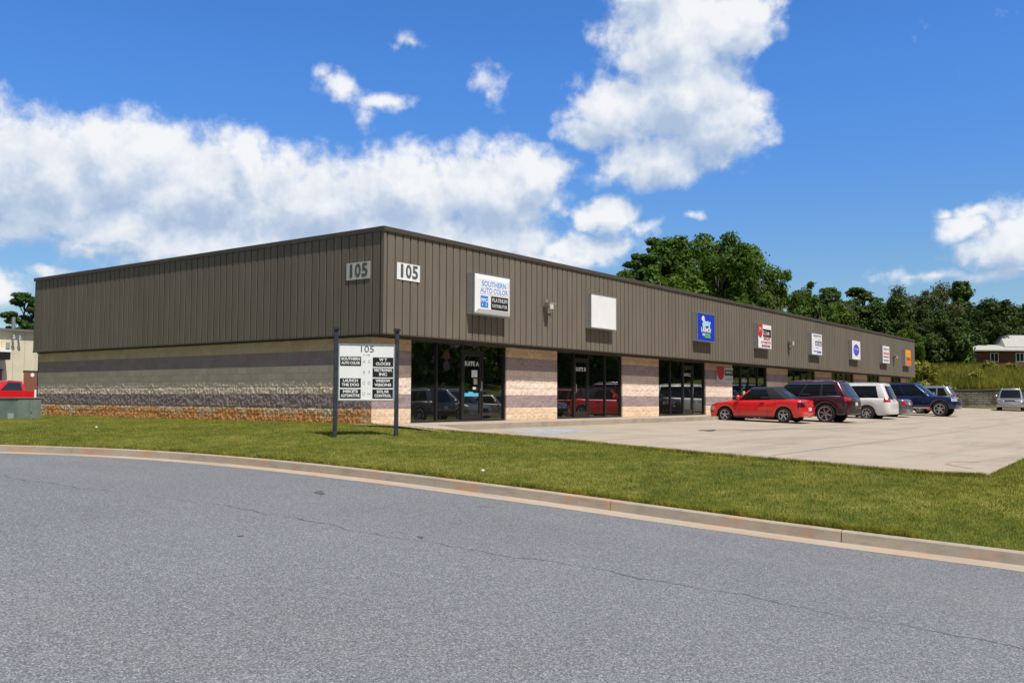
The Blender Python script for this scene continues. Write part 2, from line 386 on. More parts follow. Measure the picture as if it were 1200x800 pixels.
class MB:
    def __init__(s): s.v = []; s.f = []
    def add(s, vs, fs):
        n = len(s.v); s.v += [tuple(q) for q in vs]; s.f += [tuple(i+n for i in f) for f in fs]; return s
    def box(s, x0, x1, y0, y1, z0, z1):
        return s.add([(x0, y0, z0), (x1, y0, z0), (x1, y1, z0), (x0, y1, z0), (x0, y0, z1), (x1, y0, z1), (x1, y1, z1), (x0, y1, z1)],
                     [(0, 3, 2, 1), (4, 5, 6, 7), (0, 1, 5, 4), (1, 2, 6, 5), (2, 3, 7, 6), (3, 0, 4, 7)])
    def tube(s, pts, rad, n=8, cap=True):
        pts = [Vector(p) for p in pts]; rad = rad if isinstance(rad, (list, tuple)) else [rad]*len(pts); base = len(s.v)
        for i, p in enumerate(pts):
            d = (pts[min(i+1, len(pts)-1)]-pts[max(i-1, 0)]).normalized()
            a = d.orthogonal().normalized() if abs(d.z) < .99 else Vector((1, 0, 0)); bb = d.cross(a)
            s.v += [tuple(p+(a*math.cos(6.2832*j/n)+bb*math.sin(6.2832*j/n))*rad[i]) for j in range(n)]
        for i in range(len(pts)-1):
            for j in range(n):
                s.f.append((base+i*n+j, base+i*n+(j+1) % n, base+(i+1)*n+(j+1) % n, base+(i+1)*n+j))
        if cap: s.f.append(tuple(base+j for j in range(n))[::-1]); s.f.append(tuple(base+(len(pts)-1)*n+j for j in range(n)))
        return s
    def disc_y(s, cx, cz, y0, y1, r, n=24, rz=None):
        rz = rz or r; b = len(s.v)
        for y in (y0, y1): s.v += [(cx+r*math.cos(6.2832*j/n), y, cz+rz*math.sin(6.2832*j/n)) for j in range(n)]
        s.f += [(b+j, b+(j+1) % n, b+n+(j+1) % n, b+n+j) for j in range(n)]
        s.f.append(tuple(b+j for j in range(n))); s.f.append(tuple(b+n+j for j in range(n))[::-1]); return s
    def prism_y(s, pts, y0, y1):
        b = len(s.v); n = len(pts)
        for y in (y0, y1): s.v += [(p[0], y, p[1]) for p in pts]
        s.f += [(b+j, b+(j+1) % n, b+n+(j+1) % n, b+n+j) for j in range(n)]
        s.f.append(tuple(b+j for j in range(n))); s.f.append(tuple(b+n+j for j in range(n))[::-1]); return s
    def build(s, name, m, parent=None, smooth=False, bevel=0):
        o = mesh_obj(name, s.v, s.f, m, parent, smooth)
        if bevel:
            bm = bmesh.new(); bm.from_mesh(o.data)
            bmesh.ops.bevel(bm, geom=bm.edges[:], offset=bevel, segments=2, affect='EDGES', clamp_overlap=True)
            bm.normal_update(); bm.to_mesh(o.data); bm.free()
        return o
def tag(o, label=None, cat=None, group=None, kind=None):
    for k_, v_ in (('label', label), ('category', cat), ('group', group), ('kind', kind)):
        if v_: o[k_] = v_
    return o
def empty(name, loc=(0, 0, 0), rz=0):
    o = bpy.data.objects.new(name, None); o.location = loc; o.rotation_euler = (0, 0, rz); o.empty_display_size = .3
    return link(o)
def struct(o): o['kind'] = 'structure'; return o
def copy_tree(o, parent=None):
    c = o.copy(); C.objects.link(c); c.parent = parent
    for ch in list(o.children): copy_tree(ch, c)
    return c
def text(s, size, m, parent, loc, rot=(math.pi/2, 0, 0), sx=1.0, name='lettering', bold=0.0, space=1.0, align='CENTER', width=None):
    cu = bpy.data.curves.new('txt', 'FONT'); cu.body = s; cu.size = size; cu.align_x = align; cu.align_y = 'CENTER'
    cu.extrude = .0015; cu.offset = bold; cu.space_character = space; cu.resolution_u = 3
    to = bpy.data.objects.new('txt', cu); C.objects.link(to)
    bpy.context.view_layer.update()
    dg = bpy.context.evaluated_depsgraph_get()
    me = bpy.data.meshes.new_from_object(to.evaluated_get(dg)); C.objects.unlink(to); bpy.data.objects.remove(to)
    if width:
        xs = [v.co.x for v in me.vertices]; sx = width/(max(xs)-min(xs))
    me.name = name
    for v in me.vertices: v.co.x *= sx
    me.materials.clear(); me.materials.append(M[m])
    o = bpy.data.objects.new(name, me); o.location = loc; o.rotation_euler = rot
    return link(o, parent)

# ---------------------------------------------------------------- ground, road, lot
KP = [(-42, -3.0, -2.2), (-30, -4.1, -1.85), (-22, -4.8, -1.55), (-18, -5.0, -1.36), (-15.37, -5.06, -1.23), (-13.75, -5.36, -1.14), (-12.66, -5.46, -1.08), (-11.44, -5.55, -1.01), (-10.05, -5.62, -.93), (-8.52, -5.72, -.85),
      (-6.83, -5.82, -.77), (-4.95, -5.88, -.70), (-2.33, -5.93, -.64), (.26, -6.12, -.60), (2.63, -6.68, -.57), (4.75, -7.54, -.55), (7.5, -9.1, -.53), (10.5, -11.2, -.50), (14, -14.2, -.47), (18, -18.2, -.45), (30, -31, -.40), (60, -66, -.3)]
KY = np.array([q[0] for q in KP]); KX = np.array([q[1] for q in KP]); KZ = np.array([q[2] for q in KP])
def _sm(A, y):
    y = np.asarray(y, float); s = 0
    for d, wq in ((-1.0, .25), (0, .5), (1.0, .25)): s = s+wq*np.interp(y+d, KY, A)
    return s
kx = lambda y: _sm(KX, y)
kz = lambda y: _sm(KZ, y)
ys = np.concatenate([np.arange(-40, -20, 1.0), np.arange(-20, 12, .25), np.arange(12, 58, 1.0)])
# kerb section swept along the line: normal pointing to the street
def kn(y):
    h = .3; dx = (kx(y+h)-kx(y-h)); dy = 2*h; L = np.hypot(dx, dy)
    return -dy/L, dx/L
def sweep(name, sect, m, ylist, smooth=False):
    V = []; F = []; n = len(sect)
    for y in ylist:
        nx, ny = kn(y); x0, z0 = float(kx(y)), float(kz(y))
        V += [(x0+nx*o, y+ny*o, z0+dz) for o, dz in sect]
    for i in range(len(ylist)-1):
        F += [(i*n+j, i*n+j+1, (i+1)*n+j+1, (i+1)*n+j) for j in range(n-1)]
    F.append(tuple(range(n))); F.append(tuple(range((len(ylist)-1)*n, len(ylist)*n))[::-1])
    return V, F
kerb = MB(); y = -40.0; joints = [y]
while y < 56: y += 3.3*(1 if y < 3 else .75); joints.append(y)
for a, b_ in zip(joints[:-1], joints[1:]):
    yl = np.linspace(a+.006, b_-.006, 12)
    V, F = sweep('', [(-.15, -.30), (-.15, .135), (-.135, .15), (-.02, .15), (0, .135), (.025, .005), (.03, -.02)], None, yl)
    kerb.add(V, F)
struct(kerb.build('kerb', 'kerb'))
V, F = sweep('', [(.02, .004), (.22, -.002), (.46, .006), (.47, -.08)], None, ys)
struct(mesh_obj('gutter', V, F, 'gutter'))
def road_z(X, Y):
    d = kx(Y)-X-.46
    return kz(Y)+.0+.026*np.minimum(d, 7)-.012*np.clip(d-7, 0, 60)
V = []; offs = [.46, 1, 2, 4, 7, 9, 12, 18, 30, 60, 120]
for y in ys:
    for o in offs:
        x = float(kx(y))-o*1.0/abs(kn(y)[0]) if o < 1 else float(kx(y))-o
        V.append((x, y, float(road_z(x, y))))
n = len(offs); F = [(i*n+j, (i+1)*n+j, (i+1)*n+j+1, i*n+j+1) for i in range(len(ys)-1) for j in range(n-1)]
struct(mesh_obj('road', V, F, 'asphalt', smooth=True))
# hairline construction seam in the asphalt
V = []; F = []; sy_ = np.arange(-24, 20, .06)
for i, y in enumerate(sy_):
    off = 4.65+.35*math.sin(y*.21+1)+.10*math.sin(y*1.1)+.05*math.sin(y*3.7)+.03*math.sin(y*9.1)+.012*math.sin(y*23)+.008*math.sin(y*41+1)
    wd = .0035+.0065*abs(math.sin(y*2.3)*math.sin(y*.7+1)*math.sin(y*17))
    x = float(kx(y))-off
    V += [(x-wd, y, float(road_z(x-wd, y))+.004), (x+wd, y, float(road_z(x+wd, y))+.004)]
F = [(2*i, 2*i+2, 2*i+3, 2*i+1) for i in range(len(sy_)-1) ]
struct(mesh_obj('road_crack', V, F, 'crack'))
def blot(name, cx, cy, rx, ry, m, zf, rot=0, seed=1):
    r_ = random.Random(seed); n = 26; vs = []
    for j in range(n):
        a = 6.2832*j/n; k_ = 1+.25*math.sin(3*a+seed)+.18*r_.uniform(-1, 1)
        px, py = rx*k_*math.cos(a), ry*k_*math.sin(a); X = cx+px*math.cos(rot)-py*math.sin(rot); Y = cy+px*math.sin(rot)+py*math.cos(rot)
        vs.append((X, Y, zf(X, Y)+.006))
    return struct(mesh_obj(name, vs, [tuple(range(n))], m))
rz_ = lambda X, Y: float(road_z(X, Y))
blot('asphalt_patch', -8.05, -6.65, .24, .07, 'crack', rz_, .9, 3)
blot('asphalt_patch', -9.8, -10.3, .07, .03, 'crack', rz_, .9, 5)
blot('asphalt_patch', -11.4, -9.2, .04, .02, 'crack', rz_, .3, 6)

def lot_z(X, Y):
    return -.15+.030*(np.clip(Y, -18, 40)+1.3)+.0058*np.clip(X-18, 0, 60)
# inner edge of the lawn: along the side wall, round the corner, then along the lot
EP = [(60, 0), (30, 0), (18.9, 0), (10, 0), (5, 0), (1.5, 0), (.54, 0)]
lawn_in = [(-14, 60, -.1), (-4, 34, -.05), (.16, 26, 0), (.16, 19, 0), (.16, 12, 0), (.16, 7, 0), (.16, 3, .0), (.16, .62, -.01), (-.25, .1, -.02), (-.35, -.9, -.05), (-.05, -1.9, -.11), (.25, -2.9, -.17), (.42, -3.94, -.215),
           (.2, -5.3, -.25), (.02, -6.62, -.295), (-.25, -7.9, -.34), (-.45, -8.94, -.37), (-.55, -10.08, -.41), (-.72, -11.63, -.455), (-1.05, -13.09, -.50), (-1.0, -13.95, -.53), (-.57, -14.5, -.55)]
lawn_out_y = [52, 30, 19, 13.5, 9.2, 5.8, 2.6, .5, -.2, -.9, -1.8, -2.8, -3.9, -5.3, -6.62, -7.9, -8.94, -10.08, -11.63, -13.09, -13.95, -14.5]
LI = np.array(lawn_in); LO = np.array([(float(kx(y))+.15*0+.148, y, float(kz(y))+.15) for y in lawn_out_y])
def lawn_pt(s, t):
    s = np.asarray(s, float); t = np.asarray(t, float); i = np.arange(len(LI))
    a = np.stack([np.interp(s, i, LO[:, k]) for k in range(3)], -1); b = np.stack([np.interp(s, i, LI[:, k]) for k in range(3)], -1)
    a[..., 0] = kx(a[..., 1])+.148; a[..., 2] = kz(a[..., 1])+.147
    p = a+(b-a)*t[..., None]
    tt = np.clip(t, 0, 1); f = np.where(tt < .75, tt/.75*(1.12), 1.12-.12*(tt-.75)/.25) if False else tt+.22*np.sin(math.pi*tt)
    p[..., 2] = a[..., 2]+(b[..., 2]-a[..., 2])*f + .025*np.sin(p[..., 0]*1.3+p[..., 1]*.9)*np.sin(math.pi*tt)
    return p
S, Tt = np.meshgrid(np.linspace(0, len(LI)-1, 260), np.linspace(0, 1, 40), indexing='ij')
Pn = lawn_pt(S, Tt); V = Pn.reshape(-1, 3); n = 40
F = [(i*n+j, (i+1)*n+j, (i+1)*n+j+1, i*n+j+1) for i in range(259) for j in range(n-1)]
struct(np_mesh('lawn', V, F, 'lawn', smooth=True))
# second piece of lawn beyond the driveway edge (right foreground)
def lawn2_pt(s, t):      # s along +X from kerb, t southwards
    y = -14.5+.0*s-t*16; x0 = kx(y)+.148
    north_x = 7.5
    x = x0+(north_x-x0)*s
    yy = y+np.clip((x-(-.57))*.035, 0, .3)*(1-t)
    zk = kz(y)+.147; ze = lot_z(x, np.maximum(yy, -18))+.0
    f = np.clip((x-x0)/4.4, 0, 1); f = f+.22*np.sin(math.pi*f)
    z = zk+(ze-zk)*f+.025*np.sin(x*1.3+yy*.9)*np.sin(math.pi*np.clip((x-x0)/4.4, 0, 1))
    return np.stack([x, yy, z], -1)
S, Tt = np.meshgrid(np.linspace(0, 1, 50), np.linspace(0, 1, 60), indexing='ij')
Pn = lawn2_pt(S, Tt).reshape(-1, 3); n = 60
F = [(i*n+j, (i+1)*n+j, (i+1)*n+j+1, i*n+j+1)[::-1] for i in range(49) for j in range(n-1)]
struct(np_mesh('lawn', Pn, F, 'lawn', smooth=True))
# blades
rg = np.random.default_rng(5)
def blades(name, P, h0, h1, wd, m, lean=.35):
    n = len(P); a = rg.uniform(0, 6.283, n); h = rg.uniform(h0, h1, n); ww = wd*rg.uniform(.6, 1.4, n)
    dx, dy = np.cos(a)*ww, np.sin(a)*ww; b = rg.uniform(0, 6.283, n); le = h*lean*rg.uniform(.3, 1.6, n)
    V = np.empty((n, 3, 3)); V[:, 0] = P+np.stack([-dx, -dy, np.full(n, -.01)], -1); V[:, 1] = P+np.stack([dx, dy, np.full(n, -.01)], -1)
    V[:, 2] = P+np.stack([np.cos(b)*le, np.sin(b)*le, h], -1)
    return np_mesh(name, V.reshape(-1, 3), np.arange(3*n).reshape(-1, 3), m)
def keep(P, dens0):
    d = np.linalg.norm(P[:, :2]-CAM[:2], axis=1)
    return P[rg.uniform(0, 1, len(P)) < np.clip((13/d)**1.4, .03, 1)*dens0]
N = 1300000
s_ = rg.uniform(1.0, len(LI)-1, N); t_ = rg.uniform(0.0, 1.0, N)
seg = np.linalg.norm(np.diff(LI[:, :2], axis=0), axis=1); wseg = seg/seg[2:].max()
wd_ = np.interp(s_, np.arange(len(LI)), np.linalg.norm(LI[:, :2]-LO[:, :2], axis=1))/8
s_k = rg.uniform(0, 1, N) < wseg[np.minimum(s_.astype(int), len(seg)-1)]*np.clip(wd_, 0, 1)*1.5
Pb = keep(lawn_pt(s_[s_k], t_[s_k]), 1.0)
P2 = keep(lawn2_pt(rg.uniform(0, 1, 300000), rg.uniform(0, .75, 300000)), 1.0)
# fringe along the kerb and the lot edge, longer blades
sf_ = rg.uniform(2, len(LI)-1, 60000); Pf = keep(lawn_pt(sf_, np.abs(rg.normal(0, .012, 60000))), .9)
sg_ = rg.uniform(7, len(LI)-1, 40000); Pg = keep(lawn_pt(sg_, 1-np.abs(rg.normal(0, .012, 40000))), 1)
tag(blades('lawn_grass', np.concatenate([Pb, P2]), .02, .05, .006, 'blade'), kind='stuff')
tag(blades('lawn_edge_grass', np.concatenate([Pf, Pg]), .04, .09, .006, 'blade', .6), kind='stuff')

# lot surface
def poly_sheet(name, ring, zf, m, step=2.0):
    bm = bmesh.new(); vs = [bm.verts.new((x, y, 0)) for x, y in ring]; bm.faces.new(vs)
    xs = [p[0] for p in ring]; yv = [p[1] for p in ring]
    for ax, lo, hi in ((0, min(xs), max(xs)), (1, min(yv), max(yv))):
        c_ = lo+step
        while c_ < hi:
            no = Vector((1, 0, 0)) if ax == 0 else Vector((0, 1, 0)); co = no*c_
            bmesh.ops.bisect_plane(bm, geom=bm.verts[:]+bm.edges[:]+bm.faces[:], plane_co=co, plane_no=no); c_ += step
    for v in bm.verts: v.co.z = float(zf(v.co.x, v.co.y))
    bm.normal_update(); me = bpy.data.meshes.new(name); bm.to_mesh(me); bm.free()
    me.materials.append(M[m]); me.polygons.foreach_set('use_smooth', [True]*len(me.polygons))
    return struct(link(bpy.data.objects.new(name, me)))
ring = [(.9, -1.25)]+[(x-.10, y) for x, y, z in lawn_in[10:]]+[(1.7, -14.43), (5.4, -14.3), (7.6, -14.5), (9.5, -18), (63.5, -18), (63.5, 20), (60, 20), (60, -1.25)]
poly_sheet('parking_lot', ring, lot_z, 'concrete')
# saw-cut joints
jm = MB()
def strip(mb, x0, y0, x1, y1, wd, zf, dz=.005, nseg=24):
    d = Vector((x1-x0, y1-y0, 0)).normalized(); n_ = Vector((-d.y, d.x, 0))*wd; vs = []
    for i in range(nseg+1):
        q = i/nseg; x, y = x0+(x1-x0)*q, y0+(y1-y0)*q
        for sg in (-1, 1): vs.append((x+n_.x*sg, y+n_.y*sg, float(zf(x+n_.x*sg, y+n_.y*sg))+dz))
    mb.add(vs, [(2*i, 2*i+1, 2*i+3, 2*i+2) for i in range(nseg)])
for X in np.arange(4.8, 62, 4.6): strip(jm, X, -1.3, X, -14.2 if X < 8 else -17.9, .009, lot_z)
for Y in (-5.9, -10.4): strip(jm, .6, Y, 63.3, Y, .009, lot_z, nseg=60)
struct(jm.build('paving_joint', 'joint'))
pm = MB(); strip(pm, 2.3, -2.9, 5.2, -2.9, .75, lot_z, .004); struct(pm.build('painted_marking', 'blue_mark'))
blot('oil_stain', 9.2, -5.1, .55, .22, 'oil', lot_z, .2, 2)
pm = MB(); strip(pm, 9.0, -5.2, 17.0, -7.2, .035, lot_z, .005); struct(pm.build('oil_trail', 'oil'))
pm = MB(); pts = [(1.0, -14.0), (1.6, -13.5), (2.4, -13.35), (3.0, -13.8)]
for a, b_ in zip(pts[:-1], pts[1:]): strip(pm, *a, *b_, .05, lot_z, .005, 3)
struct(pm.build('clay_smear', worn((.40, .28, .19), .2, 4, .9)))
# walk along the front
wk = MB(); wk.box(-.2, 60, -1.2, .75, -.6, 0.0)
struct(wk.build('sidewalk', 'walk'))
wk = MB()
for i in range(20): wk.box(.9+i*3.0, .9+i*3.0+2.985, -1.34, -1.205, -.6, .004)
struct(wk.build('walk_kerb', 'dirtykerb'))
ap = [(-.5, .7), (-.5, -1.0), (-.2, -2.0), (.0, -2.6), (.95, -2.5), (.95, -1.3), (.95, .7)]
poly_sheet('entry_apron', ap, lambda x, y: .006+np.minimum(0, (y+1.0)*.10) if False else (.006 if y > -1.1 else .006+(y+1.1)*.115), 'walk', .4)
# wide land below and beyond
def big_z(X, Y):
    z = -2.6
    return z
G_ = [(-900, -900), (900, -900), (900, 900), (-900, 900)]
struct(mesh_obj('ground', [(x, y, -2.6) for x, y in G_], [(0, 1, 2, 3)], 'lawn'))
# yard behind the building
poly_sheet('yard', [(-30, 24.5), (-3.8, 33), (.3, 26), (.3, 19.2), (58, 19.2), (66, 19.2), (66, 130), (-60, 130), (-60, 60)][::1], lambda x, y: -.12+np.clip((y-45)/15, 0, 1)*.45, 'asphalt', 6)
# hill to the east with retaining wall
def hill_z(X, Y):
    base = np.interp(X, [66.9, 68.5, 74, 82, 100, 220, 600], [1.45, 1.7, 2.5, 3.25, 3.7, 6, 7])
    return base+.18*np.sin(Y*.31)*np.clip((X-68)/6, 0, 1)+.1*np.sin(X*.7+Y*.9)*np.clip((X-68)/6, 0, 1)
def wall_x(Y): return 66.9-(Y-0)*.30 if Y < 0 else 66.9-Y*.05
V = []; Ys = np.arange(-120, 200, 2.0); offx = [0, 1, 2.5, 4, 6, 8, 11, 15, 22, 34, 60, 120, 260]
for y in Ys:
    for o in offx:
        wx = wall_x(y) if y > -40 else wall_x(-40)
        V.append((wx+.25+o, y, float(hill_z(66.9+o, y))))
n = len(offx); F = [(i*n+j, i*n+j+1, (i+1)*n+j+1, (i+1)*n+j) for i in range(len(Ys)-1) for j in range(n-1)]
struct(mesh_obj('hillside', V, F, 'lawn', smooth=True))
# north rise behind the yard
V = []; Xs = np.arange(20, 90, 2.0); 
# grass verge in front of the retaining wall
V = []
for y in np.arange(-38, 40, 2.0):
    V += [(63.5, y, float(lot_z(63.5, y))+.10), (wall_x(y)+.1, y, .22)]
struct(mesh_obj('verge', V, [(2*i, 2*i+1, 2*i+3, 2*i+2) for i in range(38)], 'lawn'))
vk = MB(); vk.box(63.32, 63.5, -18, 20, -.7, .13); struct(vk.build('verge_kerb', 'walk'))
# south side: rising grass bank (seen only as a reflection in the shop fronts)
V = []
for x in np.arange(4, 130, 4.0):
    for yy, zz in ((-18.02, None), (-22, -.6), (-30, 1.2), (-42, 3.0), (-90, 5.0)):
        V.append((x, yy, float(lot_z(min(x, 63), -18))-.02 if zz is None else zz))
F = [(i*5+j, i*5+j+1, (i+1)*5+j+1, (i+1)*5+j) for i in range(31) for j in range(4)]
struct(mesh_obj('grass_bank', V, F, 'lawn', smooth=True))

# ---------------------------------------------------------------- retaining wall
rw = empty('retaining_wall', (66.9, 0, 0)); tag(rw, 'low weathered block retaining wall holding back the weedy bank at the lot end', 'wall')
yy = np.arange(-40, 30, .5); V = []
for y in yy:
    x = wall_x(y)-66.9
    top = 1.56+.04*math.sin(y*.8)
    V += [(x, y, -.2), (x, y, top), (x+.35, y, top), (x+.35, y, -.2)]
F = [(4*i+j, 4*i+4+j, 4*i+5+j, 4*i+1+j) for i in range(len(yy)-1) for j in range(3)]
mesh_obj('block_face', V, F, 'retain', rw)
V = []
for y in yy:
    x = wall_x(y)-66.9; top = 1.56+.04*math.sin(y*.8)
    V += [(x-.05, y, top+.005), (x-.05, y, top+.10), (x+.40, y, top+.10), (x+.40, y, top+.005)]
mesh_obj('wall_cap', V, [(4*i+j, 4*i+4+j, 4*i+5+j, 4*i+1+j) for i in range(len(yy)-1) for j in range(3)], worn((.17, .14, .12), .3, 1.5, .9), rw)

# ---------------------------------------------------------------- the building
H, LEN, WID, OY, OX, ZS = 5.313, 57.85, 18.92, .544, .148, 2.44
BL = empty('commercial_building', (0, 0, 0)); tag(BL, 'long brown metal and block shop building with a flat roof and eight dark shop fronts', 'building')
def ribs(L, pitch=.3048):
    pts = []; x = .10
    pts.append((0, 0))
    while x+pitch < L-.05:
        pts += [(x, 0), (x+.008, .036), (x+.046, .036), (x+.054, 0)]
        pts += [(x+.054+.08, 0), (x+.054+.086, .004), (x+.054+.092, 0), (x+.054+.16, 0), (x+.054+.166, .004), (x+.054+.172, 0)]
        x += pitch
    pts.append((L, 0)); return pts
pr = ribs(LEN)
V = [(x, y, z) for z in (ZS, 5.2) for x, y in pr]; n = len(pr)
mesh_obj('front_cladding', V, [(i, i+1, n+i+1, n+i) for i in range(n-1)], 'clad', BL)
pr = ribs(WID); V = [(y, x, z) for z in (ZS, 5.2) for x, y in pr]; n = len(pr)
# the side sheets have taller ribs facing the street
V = [(y*.9, x, z) for z in (ZS, 5.2) for x, y in pr]
mesh_obj('side_cladding', V, [(i+1, i, n+i, n+i+1) for i in range(n-1)], 'clad', BL)
mesh_obj('rear_cladding', [(0, WID, -.5), (LEN, WID, -.5), (LEN, WID, 5.2), (0, WID, 5.2), (LEN, 0, ZS), (LEN, 0, 5.2), (LEN, OY, ZS), (LEN, WID, ZS), (.2, WID, ZS), (0, WID, ZS), (.2, WID, -.5)],
         [(10, 1, 2, 3, 9, 8), (4, 7, 2, 5)], 'clad', BL)
cp = MB()
cp.box(-.045, LEN+.045, -.045, -.002, 5.19, H); cp.box(-.045, LEN+.045, -.002, .22, H-.02, H)
cp.box(-.045, -.002, .0, WID+.045, 5.19, H-.001); cp.box(-.002, .22, .22, WID+.045, H-.02, H)
cp.box(LEN+.002, LEN+.045, -.002, WID, 5.19, H-.001); cp.box(.22, LEN, WID-.2, WID+.045, 5.19, H-.002)
cp.build('coping', 'coping', BL)
# small rain-drip trim under the coping and foot trim of the sheets
tr = MB(); tr.box(-.02, LEN+.02, -.018, .03, ZS-.03, ZS-.001); tr.box(-.018, .03, .031, WID+.02, ZS-.031, ZS-.002); tr.build('foot_trim', 'coping', BL)
tr = MB(); tr.box(-.012, .085, -.0115, -.001, ZS, 5.19); tr.box(-.012, -.001, -.001, .085, ZS, 5.19); tr.build('corner_trim', 'clad', BL)
mesh_obj('soffit', [(0, .0, ZS+.01), (LEN, .0, ZS+.01), (LEN, .7, ZS+.01), (0, .7, ZS+.01), (0, .7, ZS+.012), (.5, .7, ZS+.012), (.5, WID, ZS+.012), (0, WID, ZS+.012)], [(0, 3, 2, 1), (4, 7, 6, 5)], 'soffit', BL)
hd = MB(); hd.box(OX-.03, LEN-.5, OY-.035, OY+.02, ZS-.085, ZS+.004); hd.box(OX-.035, OX+.02, OY+.021, WID-.1, ZS-.075, ZS+.004); hd.build('header_trim', 'soffit', BL)
mesh_obj('roof', [(.2, .2, 5.05), (LEN-.01, .2, 5.05), (LEN-.01, WID-.1, 5.05), (.2, WID-.1, 5.05)], [(0, 1, 2, 3)], worn((.45, .45, .44), .1, 1, .8), BL)
# block work with real split-face relief
def relief(name, L, m, place, step=.026, amp=.016, z0=-.25, z1=ZS+.0, edges=True):
    nx = max(2, int(L/step)); nz = int((z1-z0)/step)
    u = np.linspace(0, L, nx+1); v = np.linspace(z0, z1, nz+1); U_, V_ = np.meshgrid(u, v, indexing='ij')
    h = rg.normal(0, 1, U_.shape)
    hs_ = h.copy(); 
    for ax in (0, 1): hs_ = .5*hs_+.25*np.roll(hs_, 1, ax)+.25*np.roll(hs_, -1, ax)
    h = .60*h+.60*hs_
    row = np.floor(V_/.20333); cu = np.mod(U_+np.where(np.mod(row, 2) == 0, 0, .2032), .4064); cv = np.mod(V_, .20333)
    bl = rg.normal(0, 1, (400, 40)); bi = np.floor((U_+np.where(np.mod(row, 2) == 0, 0, .2032))/.4064).astype(int) % 400
    h = h*amp+bl[bi, row.astype(int) % 40]*amp*.15
    mort = (cu < step*.6) | (cu > .4064-step*.6) | (cv < step*.55)
    h = np.where(mort, h*.3-.008, h)
    if edges: h[0, :] = 0; h[-1, :] = 0
    Pw = place(U_, V_, h); n = nz+1
    idx = (np.arange(nx)[:, None]*n+np.arange(nz)[None, :]).ravel()
    Fq = np.stack([idx, idx+n, idx+n+1, idx+1], -1)
    return np_mesh(name, Pw.reshape(-1, 3), Fq, m, BL)
relief('side_block_wall', WID-OY-.15, 'block_side', lambda u, v, h: np.stack([OX-h, WID-.15-u, v], -1), amp=.010, edges=False, step=.03)
SF = [(1.70, 6.20), (9.15, 13.70), (16.72, 21.26), (24.26, 28.75), (31.77, 36.25), (39.3, 43.78), (46.85, 49.87), (52.82, 55.82)]
pil = [(OX, SF[0][0])]+[(SF[i][1], SF[i+1][0]) for i in range(7)]+[(SF[7][1], 57.2)]
for a, b_ in pil:
    relief('block_pier', b_-a, 'block_front', lambda u, v, h, a=a: np.stack([a+u, OY-h, v], -1), amp=.009, step=.035)
    sd = MB(); sd.box(a+.004, b_-.004, OY+.02, OY+.35, -.2, ZS-.01); sd.build('block_core', 'block_front', BL)
mesh_obj('end_block_wall', [(57.2, OY, -.3), (57.2, WID, -.3), (57.2, WID, ZS), (57.2, OY, ZS)], [(0, 1, 2, 3)], 'block_front', BL)
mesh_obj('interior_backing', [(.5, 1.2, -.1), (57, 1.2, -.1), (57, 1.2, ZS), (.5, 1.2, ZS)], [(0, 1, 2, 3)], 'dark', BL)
door_bay = [2, 1, 2, 1, 2, 1, 1, 1]
letters = 'ABCDEFGH'
GY = OY+.10
